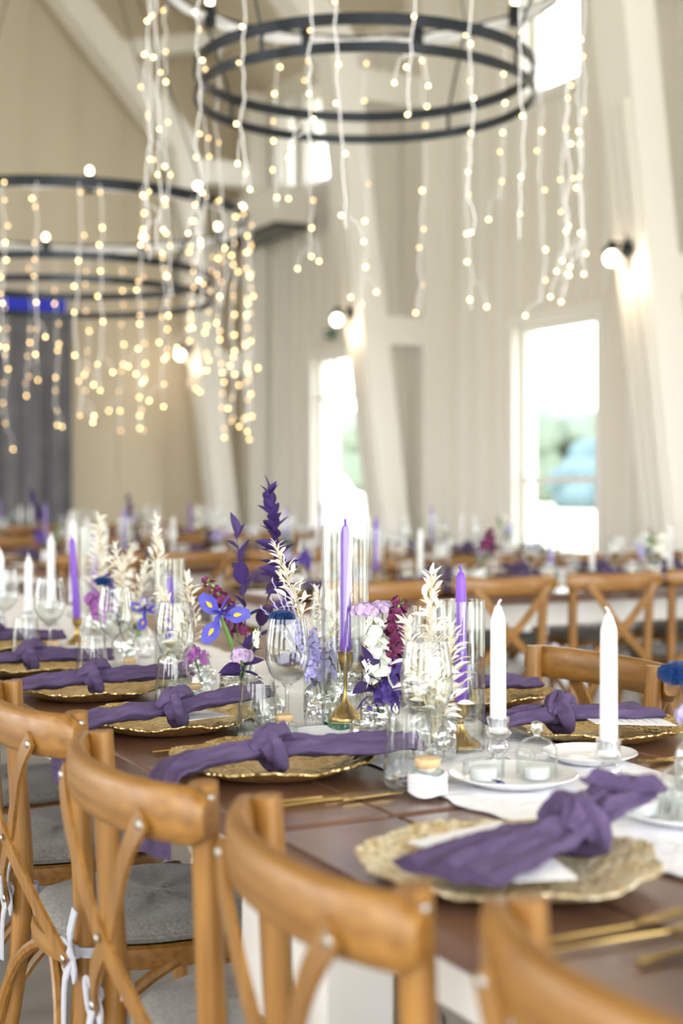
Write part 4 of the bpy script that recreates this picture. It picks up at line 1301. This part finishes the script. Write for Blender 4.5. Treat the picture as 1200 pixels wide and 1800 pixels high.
def glitter(x, y, z, r, label, stem_to):
    root = thing('glitter_bloom', label, 'flower', (x, y, z), 0, 'blue glitter blooms')
    b = MB()
    for k in range(9):
        a = 2 * PI * k / 9
        q = .5 * r
        c = (r * .5 * math.cos(a), r * .5 * math.sin(a), (.1 if k % 2 else .18) * r)
        b.lathe([(q * 1.0 * math.sin(PI * i / 6) if 0 < i < 6 else 0, q * .95 * -math.cos(PI * i / 6)) for i in range(7)], 10, lambda aa, zz: 1 + .12 * math.sin(4 * aa + k), c)
    b.lathe([(r * .75 * math.sin(PI * i / 8) if 0 < i < 8 else 0, r * .3 - r * .45 * math.cos(PI * i / 8)) for i in range(9)], 16, lambda aa, zz: 1 + .07 * math.sin(7 * aa))
    b.build('petal_dome', 'blue_glitter', root)
    MB().tube(stem_path((x, y, z), stem_to, (0, 0, 0)), .0018, 6, up=(1, 0, .1)).build('stem', 'dark_stem', root)
p = at_((1.192, 2.385, VZ), -.075, .203, -.04); glitter(p.x, p.y, p.z, .025, 'dark blue glitter bloom just above the focused wine glass', CB + Vector((-.02, .0, .06)))
p = at_((1.155, 3.42, VZ), -.06, .205, .02); glitter(p.x, p.y, p.z, .021, 'dark blue glitter bloom above the third wine glass', Vector((1.155, 3.42, VZ + .05)))
p = at_((1.43, 1.62, VZ), -.03, .17, .0); glitter(p.x, p.y, p.z, .032, 'large dark blue glitter bloom at the picture edge by the opposite chair', Vector((1.43, 1.62, VZ + .05)))
p = at_((1.43, 1.62, VZ), .0, .12, -.02); glitter(p.x, p.y, p.z, .02, 'smaller blue glitter bloom drooping at the picture edge', Vector((1.43, 1.62, VZ + .05)))
# -- dark leaves and allium in the round cut-glass vase
LB = Vector((1.115, 2.60, VZ + .05))
puff('allium_head', 'mauve allium head low in the round cut-glass vase', 'flower', LB, at_(LB, .005, .065, -.03), 'mauve', .019, 40, 'green_stem', .8, None, 61)
for k, (dx, dz, dd, L) in enumerate([(-.045, .025, -.02, .055), (.045, .03, -.02, .055), (.01, .075, .02, .05), (.05, .06, 0, .05)]):
    pass
big_leaves('dyed_leaf_sprig', 'dark purple leaves spilling over the round cut-glass vase', LB, at_(LB, .015, .075, -.015), 8, .052, 62, 'purple_leaf', .3, 95)
raceme('bell_flower', 'white bud flower stem beside the focused wine glass', 'flower', LB, at_(LB, .035, .115, 0), BLOS['white'], 5, .8, t0=.7, rad=.006, seed=63, buds='lime_bud')
# -- snapdragon, stock, delphinium, yarrow (bottle at 1.225, 2.225)
FB = Vector((1.225, 2.225, VZ + .03))
raceme('snapdragon_stem', 'white snapdragon stem with lime buds beside the tall hurricane', 'flower', FB, at_(FB, -.012, .185, -.02), BLOS['white'], 24, 1.35, t0=.4, rad=.016, seed=71, bow=across(.012, 0), buds='lime_bud')
raceme('stock_flower', 'burgundy stock stem between the white snapdragon and the bleached ruscus', 'flower', FB, at_(FB, .038, .22, .0), BLOS['burgundy'], 40, 1.3, t0=.4, rad=.017, seed=72, buds='lime_bud')
raceme('delphinium_stem', 'deep violet delphinium head below the burgundy stock', 'flower', FB, at_(FB, .032, .115, -.02), BLOS['violet'], 34, 1.25, t0=.3, rad=.017, seed=73)
puff('yarrow_head', 'flat mauve yarrow head above the white snapdragon', 'flower', FB, at_(FB, -.025, .195, .01), 'mauve', .024, 46, 'green_stem', .5, None, 74)
puff('yarrow_head', 'second mauve yarrow head leaning over the purple taper', 'flower', FB, at_(FB, .006, .20, .025), 'mauve', .02, 36, 'green_stem', .5, None, 75)
big_leaves('dyed_leaf_sprig', 'purple pointed leaves around the snapdragon bottle', FB, at_(FB, -.02, .10, -.02), 7, .055, 76, 'purple_leaf', .4, 100)
raceme('cornflower_stem', 'tiny violet flowers low inside the clear bottle', 'flower', FB + Vector((0, 0, -.02)), at_(FB, -.02, .035, -.03), BLOS['violet'], 4, .7, t0=.5, rad=.005, seed=77)
# -- bleached ruscus by the shorter hurricane (crystal vase at 1.215, 2.02)
WB = Vector((1.215, 2.02, VZ + .03))
for k, (dx, dz, dd, n_, lb) in enumerate([(-.002, .27, .03, 52, 'tallest white bleached ruscus sprig beside the shorter hurricane'), (-.045, .19, .0, 40, 'white bleached ruscus sprig leaning toward the burgundy stock'), (.03, .18, .0, 36, 'white bleached ruscus sprig behind the closest wine glass'), (-.01, .13, -.02, 30, 'short white bleached ruscus sprig low in the crystal vase')]):
    sprig('bleached_ruscus', lb, 'foliage', WB, at_(WB, dx, dz, dd), LEAF['bleached_leaf'], n_, .036, 'bleached_stem', .25, 70, across(.01 * k - .01, 0), 'bleached ruscus sprigs', .0018, 80 + k, .5)
# -- plumes and small flowers farther along
P1 = Vector((1.155, 2.96, VZ + .05)); P2 = Vector((1.155, 3.42, VZ + .05)); P3 = Vector((1.24, 3.55, VZ + .05)); P4 = Vector((1.27, 4.0, VZ + .05))
for k, (bs, dx, dz, dd, n_, L, lb) in enumerate([(P1, -.075, .16, .05, 44, .034, 'bleached plume hanging behind the second wine glass'), (P1, -.02, .19, .06, 40, .034, 'bleached plume before the short purple taper'), (P2, -.03, .24, .03, 44, .036, 'bleached plume above the small blue glitter bloom'), (P2, .05, .2, 0, 40, .036, 'bleached plume between the third and second wine glass'), (P4, .0, .30, .0, 50, .045, 'tall cream plume beside the tallest far white taper'), (P4, .10, .22, .0, 40, .04, 'lower cream plume past the far white tapers')]):
    sprig('bleached_plume', lb, 'foliage', bs, at_(bs, dx, dz, dd), LEAF['bleached_leaf'], n_, L, 'bleached_stem', .25, 65, across(.01, 0), 'bleached plumes', .0018, 90 + k, .4)
sprig('bleached_ruscus', 'slim cream sprig tipped above the short purple taper', 'foliage', Vector((1.225, 3.36, VZ + .1)), Vector((1.225, 3.36, VZ + .1)) + across(-.01, .27), LEAF['bleached_leaf'], 30, .034, 'bleached_stem', .35, 40, (0, 0, 0), 'bleached ruscus sprigs', .0018, 99, .4)
raceme('stock_flower', 'cream stock stem by the third wine glass', 'flower', P3, at_(P3, -.05, .14, -.02), BLOS['white'], 18, 1.15, t0=.35, rad=.015, seed=101)
raceme('delphinium_stem', 'violet delphinium spike beyond the third wine glass', 'flower', P3, at_(P3, -.10, .165, .02), BLOS['violet'], 30, 1.5, t0=.35, rad=.02, seed=102)
raceme('magenta_flower', 'magenta bloom leaning between white tapers and the third wine glass', 'flower', P3, at_(P3, -.13, .11, -.02), BLOS['magenta'], 12, 1.5, t0=.6, rad=.012, seed=103)
puff('statice_stem', 'lilac statice low by the third wine glass', 'flower', P3, at_(P3, .01, .09, -.02), 'lilac', .02, 26, 'green_stem', .8, 'statice stems', 104)
big_leaves('dyed_leaf_sprig', 'dark leaves around the far cream stock', P3, at_(P3, -.06, .12, .02), 6, .05, 105, 'plum_leaf', .3, 80)
raceme('magenta_flower', 'small magenta bloom beside the second tumbler', 'flower', Vector((1.13, 2.84, VZ + .03)), Vector((1.13, 2.84, VZ + .05)) + across(-.02, .055, -.02), BLOS['magenta'], 6, 1.2, t0=.6, rad=.008, seed=106)
EB = Vector((1.43, 1.62, VZ + .04))
puff('statice_stem', 'pale lilac bloom low at the picture edge', 'flower', EB, at_(EB, -.01, .075, -.02), 'lilac', .025, 34, 'green_stem', .8, 'statice stems', 107)
big_leaves('green_sprig', 'loose green leaves in the vase at the picture edge', EB, at_(EB, .02, .08, 0), 6, .04, 108, 'green_leaf', .3, 70)

# ------------------------------------------------------------------ dressing of the rows behind
R = random.Random(5)
wine0, tumb0, jar0 = g1, t1, j5
flask0 = [o for o in bpy.data.objects if o.name == 'bud_vase'][0]
stick0 = [o for o in bpy.data.objects if o.name == 'glass_candlestick'][0]
white0 = [o for o in bpy.data.objects if o.get('label', '').startswith('white taper candle beside')][0]
hur0 = [o for o in bpy.data.objects if o.name == 'hurricane_cylinder.001'][0]
brs0 = [o for o in bpy.data.objects if o.name == 'brass_candlestick.001'][0]
nap0 = [o for o in bpy.data.objects if o.name == 'knotted_napkin.003'][0]
chg0 = [o for o in bpy.data.objects if o.name == 'charger_plate.003'][0]
def bouquet(x, y, z, tall, row, k):
    """bottle with a loose bunch: each stem a thing"""
    v = dup(flask0, (x, y, z), R.uniform(0, 3), 'blurred bottle vase of flowers ' + row, 'vases in the rows behind', 1.1)
    bs = Vector((x, y, z + .05))
    kinds = R.sample(['violet', 'burgundy', 'white', 'lilac', 'mauve'], 2)
    nm = {'violet': 'deep violet', 'burgundy': 'burgundy', 'white': 'cream white', 'lilac': 'lilac', 'mauve': 'mauve'}
    for kk in kinds:
        raceme('flower_stem', 'blurred %s flower stem %s' % (nm[kk], row), 'flower', bs, bs + Vector((R.uniform(-.07, .07), R.uniform(-.05, .05), R.uniform(.12, .2))), BLOS[kk], 12, 2.2, t0=.5, rad=.022, group='flowers in the rows behind', seed=R.randrange(999))
    if R.random() < .7:
        big_leaves('leaf_sprig', 'blurred green leaf sprig ' + row, bs, bs + Vector((R.uniform(-.08, .08), R.uniform(-.05, .05), .15)), 7, .06, R.randrange(999), 'green_leaf', .3, 75)['group'] = 'leaf sprigs in the rows behind'
    if tall:
        sprig('dyed_ruscus_spike', 'blurred tall purple leaf spike ' + row, 'foliage', bs, bs + Vector((R.uniform(-.1, .02), .02, tall)), LEAF['purple_leaf'], 20, .06, 'dark_stem', .55, 34, (0, 0, 0), 'purple spikes in the rows behind', .0025, R.randrange(999), .3)
for r_, yb in enumerate(BGY):
    row = BGW[r_]
    yc = yb + .5
    row0 = row
    xs0 = (2.5, 2.15, 2.35, 2.6)[r_]
    n = (8, 7, 6, 5)[r_]
    st = (.46, .52, .58, .62)[r_]
    rn = MB().box((0, -.19, 0), (3.7, .19, .004)).build('table_runner', 'runner', smooth=False)
    rn.location = (xs0 - .1, yc, TZ)
    tag(rn, 'blurred white runner ' + row, 'table runner')
    for k in range(n):
        x = xs0 + k * st
        row = row0 + ', %s from the hall end' % ORD[k]
        # place settings
        for sd in (-1, 1):
            row = row0 + ', %s from the hall end, %s side' % (ORD[k], 'chair' if sd < 0 else 'window')
            yy = yc + sd * .33
            c_ = charger(x + .05, yy, R.uniform(0, 6), 'blurred gold charger ' + row)
            c_['group'] = 'chargers in the rows behind'
            if r_ < 3:
                dup(nap0, (x + .05, yy, TZ + .02), PI / 2 + R.uniform(-.2, .2), 'blurred purple napkin ' + row, 'napkins in the rows behind')
            dup(wine0, (x + .20, yc + sd * .19, RZ), 0, 'blurred wine glass ' + row, 'wine glasses in the rows behind')
            if r_ < 2:
                dup(tumb0, (x + .27, yc + sd * .22, RZ), 0, 'blurred water tumbler ' + row, 'tumblers in the rows behind')
        row = row0 + ', %s from the hall end' % ORD[k]
        q = k % 4
        if q in (0, 2):
            bouquet(x + .08, yc + R.uniform(-.06, .06), RZ, (0, .34, 0, .3, 0)[R.randrange(5)] if r_ else (.0, 0, .0, 0, 0, .42, 0, 0)[k], row, k)
        if q in (1, 3):
            dup(brs0, (x, yc + .03, RZ), 0, 'blurred brass candlestick ' + row, 'candlesticks in the rows behind')
            candle(x, yc + .03, RZ + .065, .24, 'lilac_wax' if R.random() < .5 else 'purple_wax', 'blurred purple taper ' + row, group='purple tapers in the rows behind')
            if r_ < 2:
                dup(hur0, (x, yc + .03, RZ), 0, 'blurred hurricane cylinder ' + row, 'hurricanes in the rows behind')
        if q in (0, 1, 3):
            for e in range(2 if r_ in (1, 3) else 1):
                xx = x + .17 + .1 * e
                dup(stick0, (xx, yc - .06, RZ), 0, 'blurred glass candlestick ' + row + (', outer of two' if e else ''), 'glass candlesticks in the rows behind')
                dup(white0, (xx, yc - .06, RZ + .052), 0, 'blurred white taper ' + row + (', outer of two' if e else ''), 'white tapers in the rows behind')
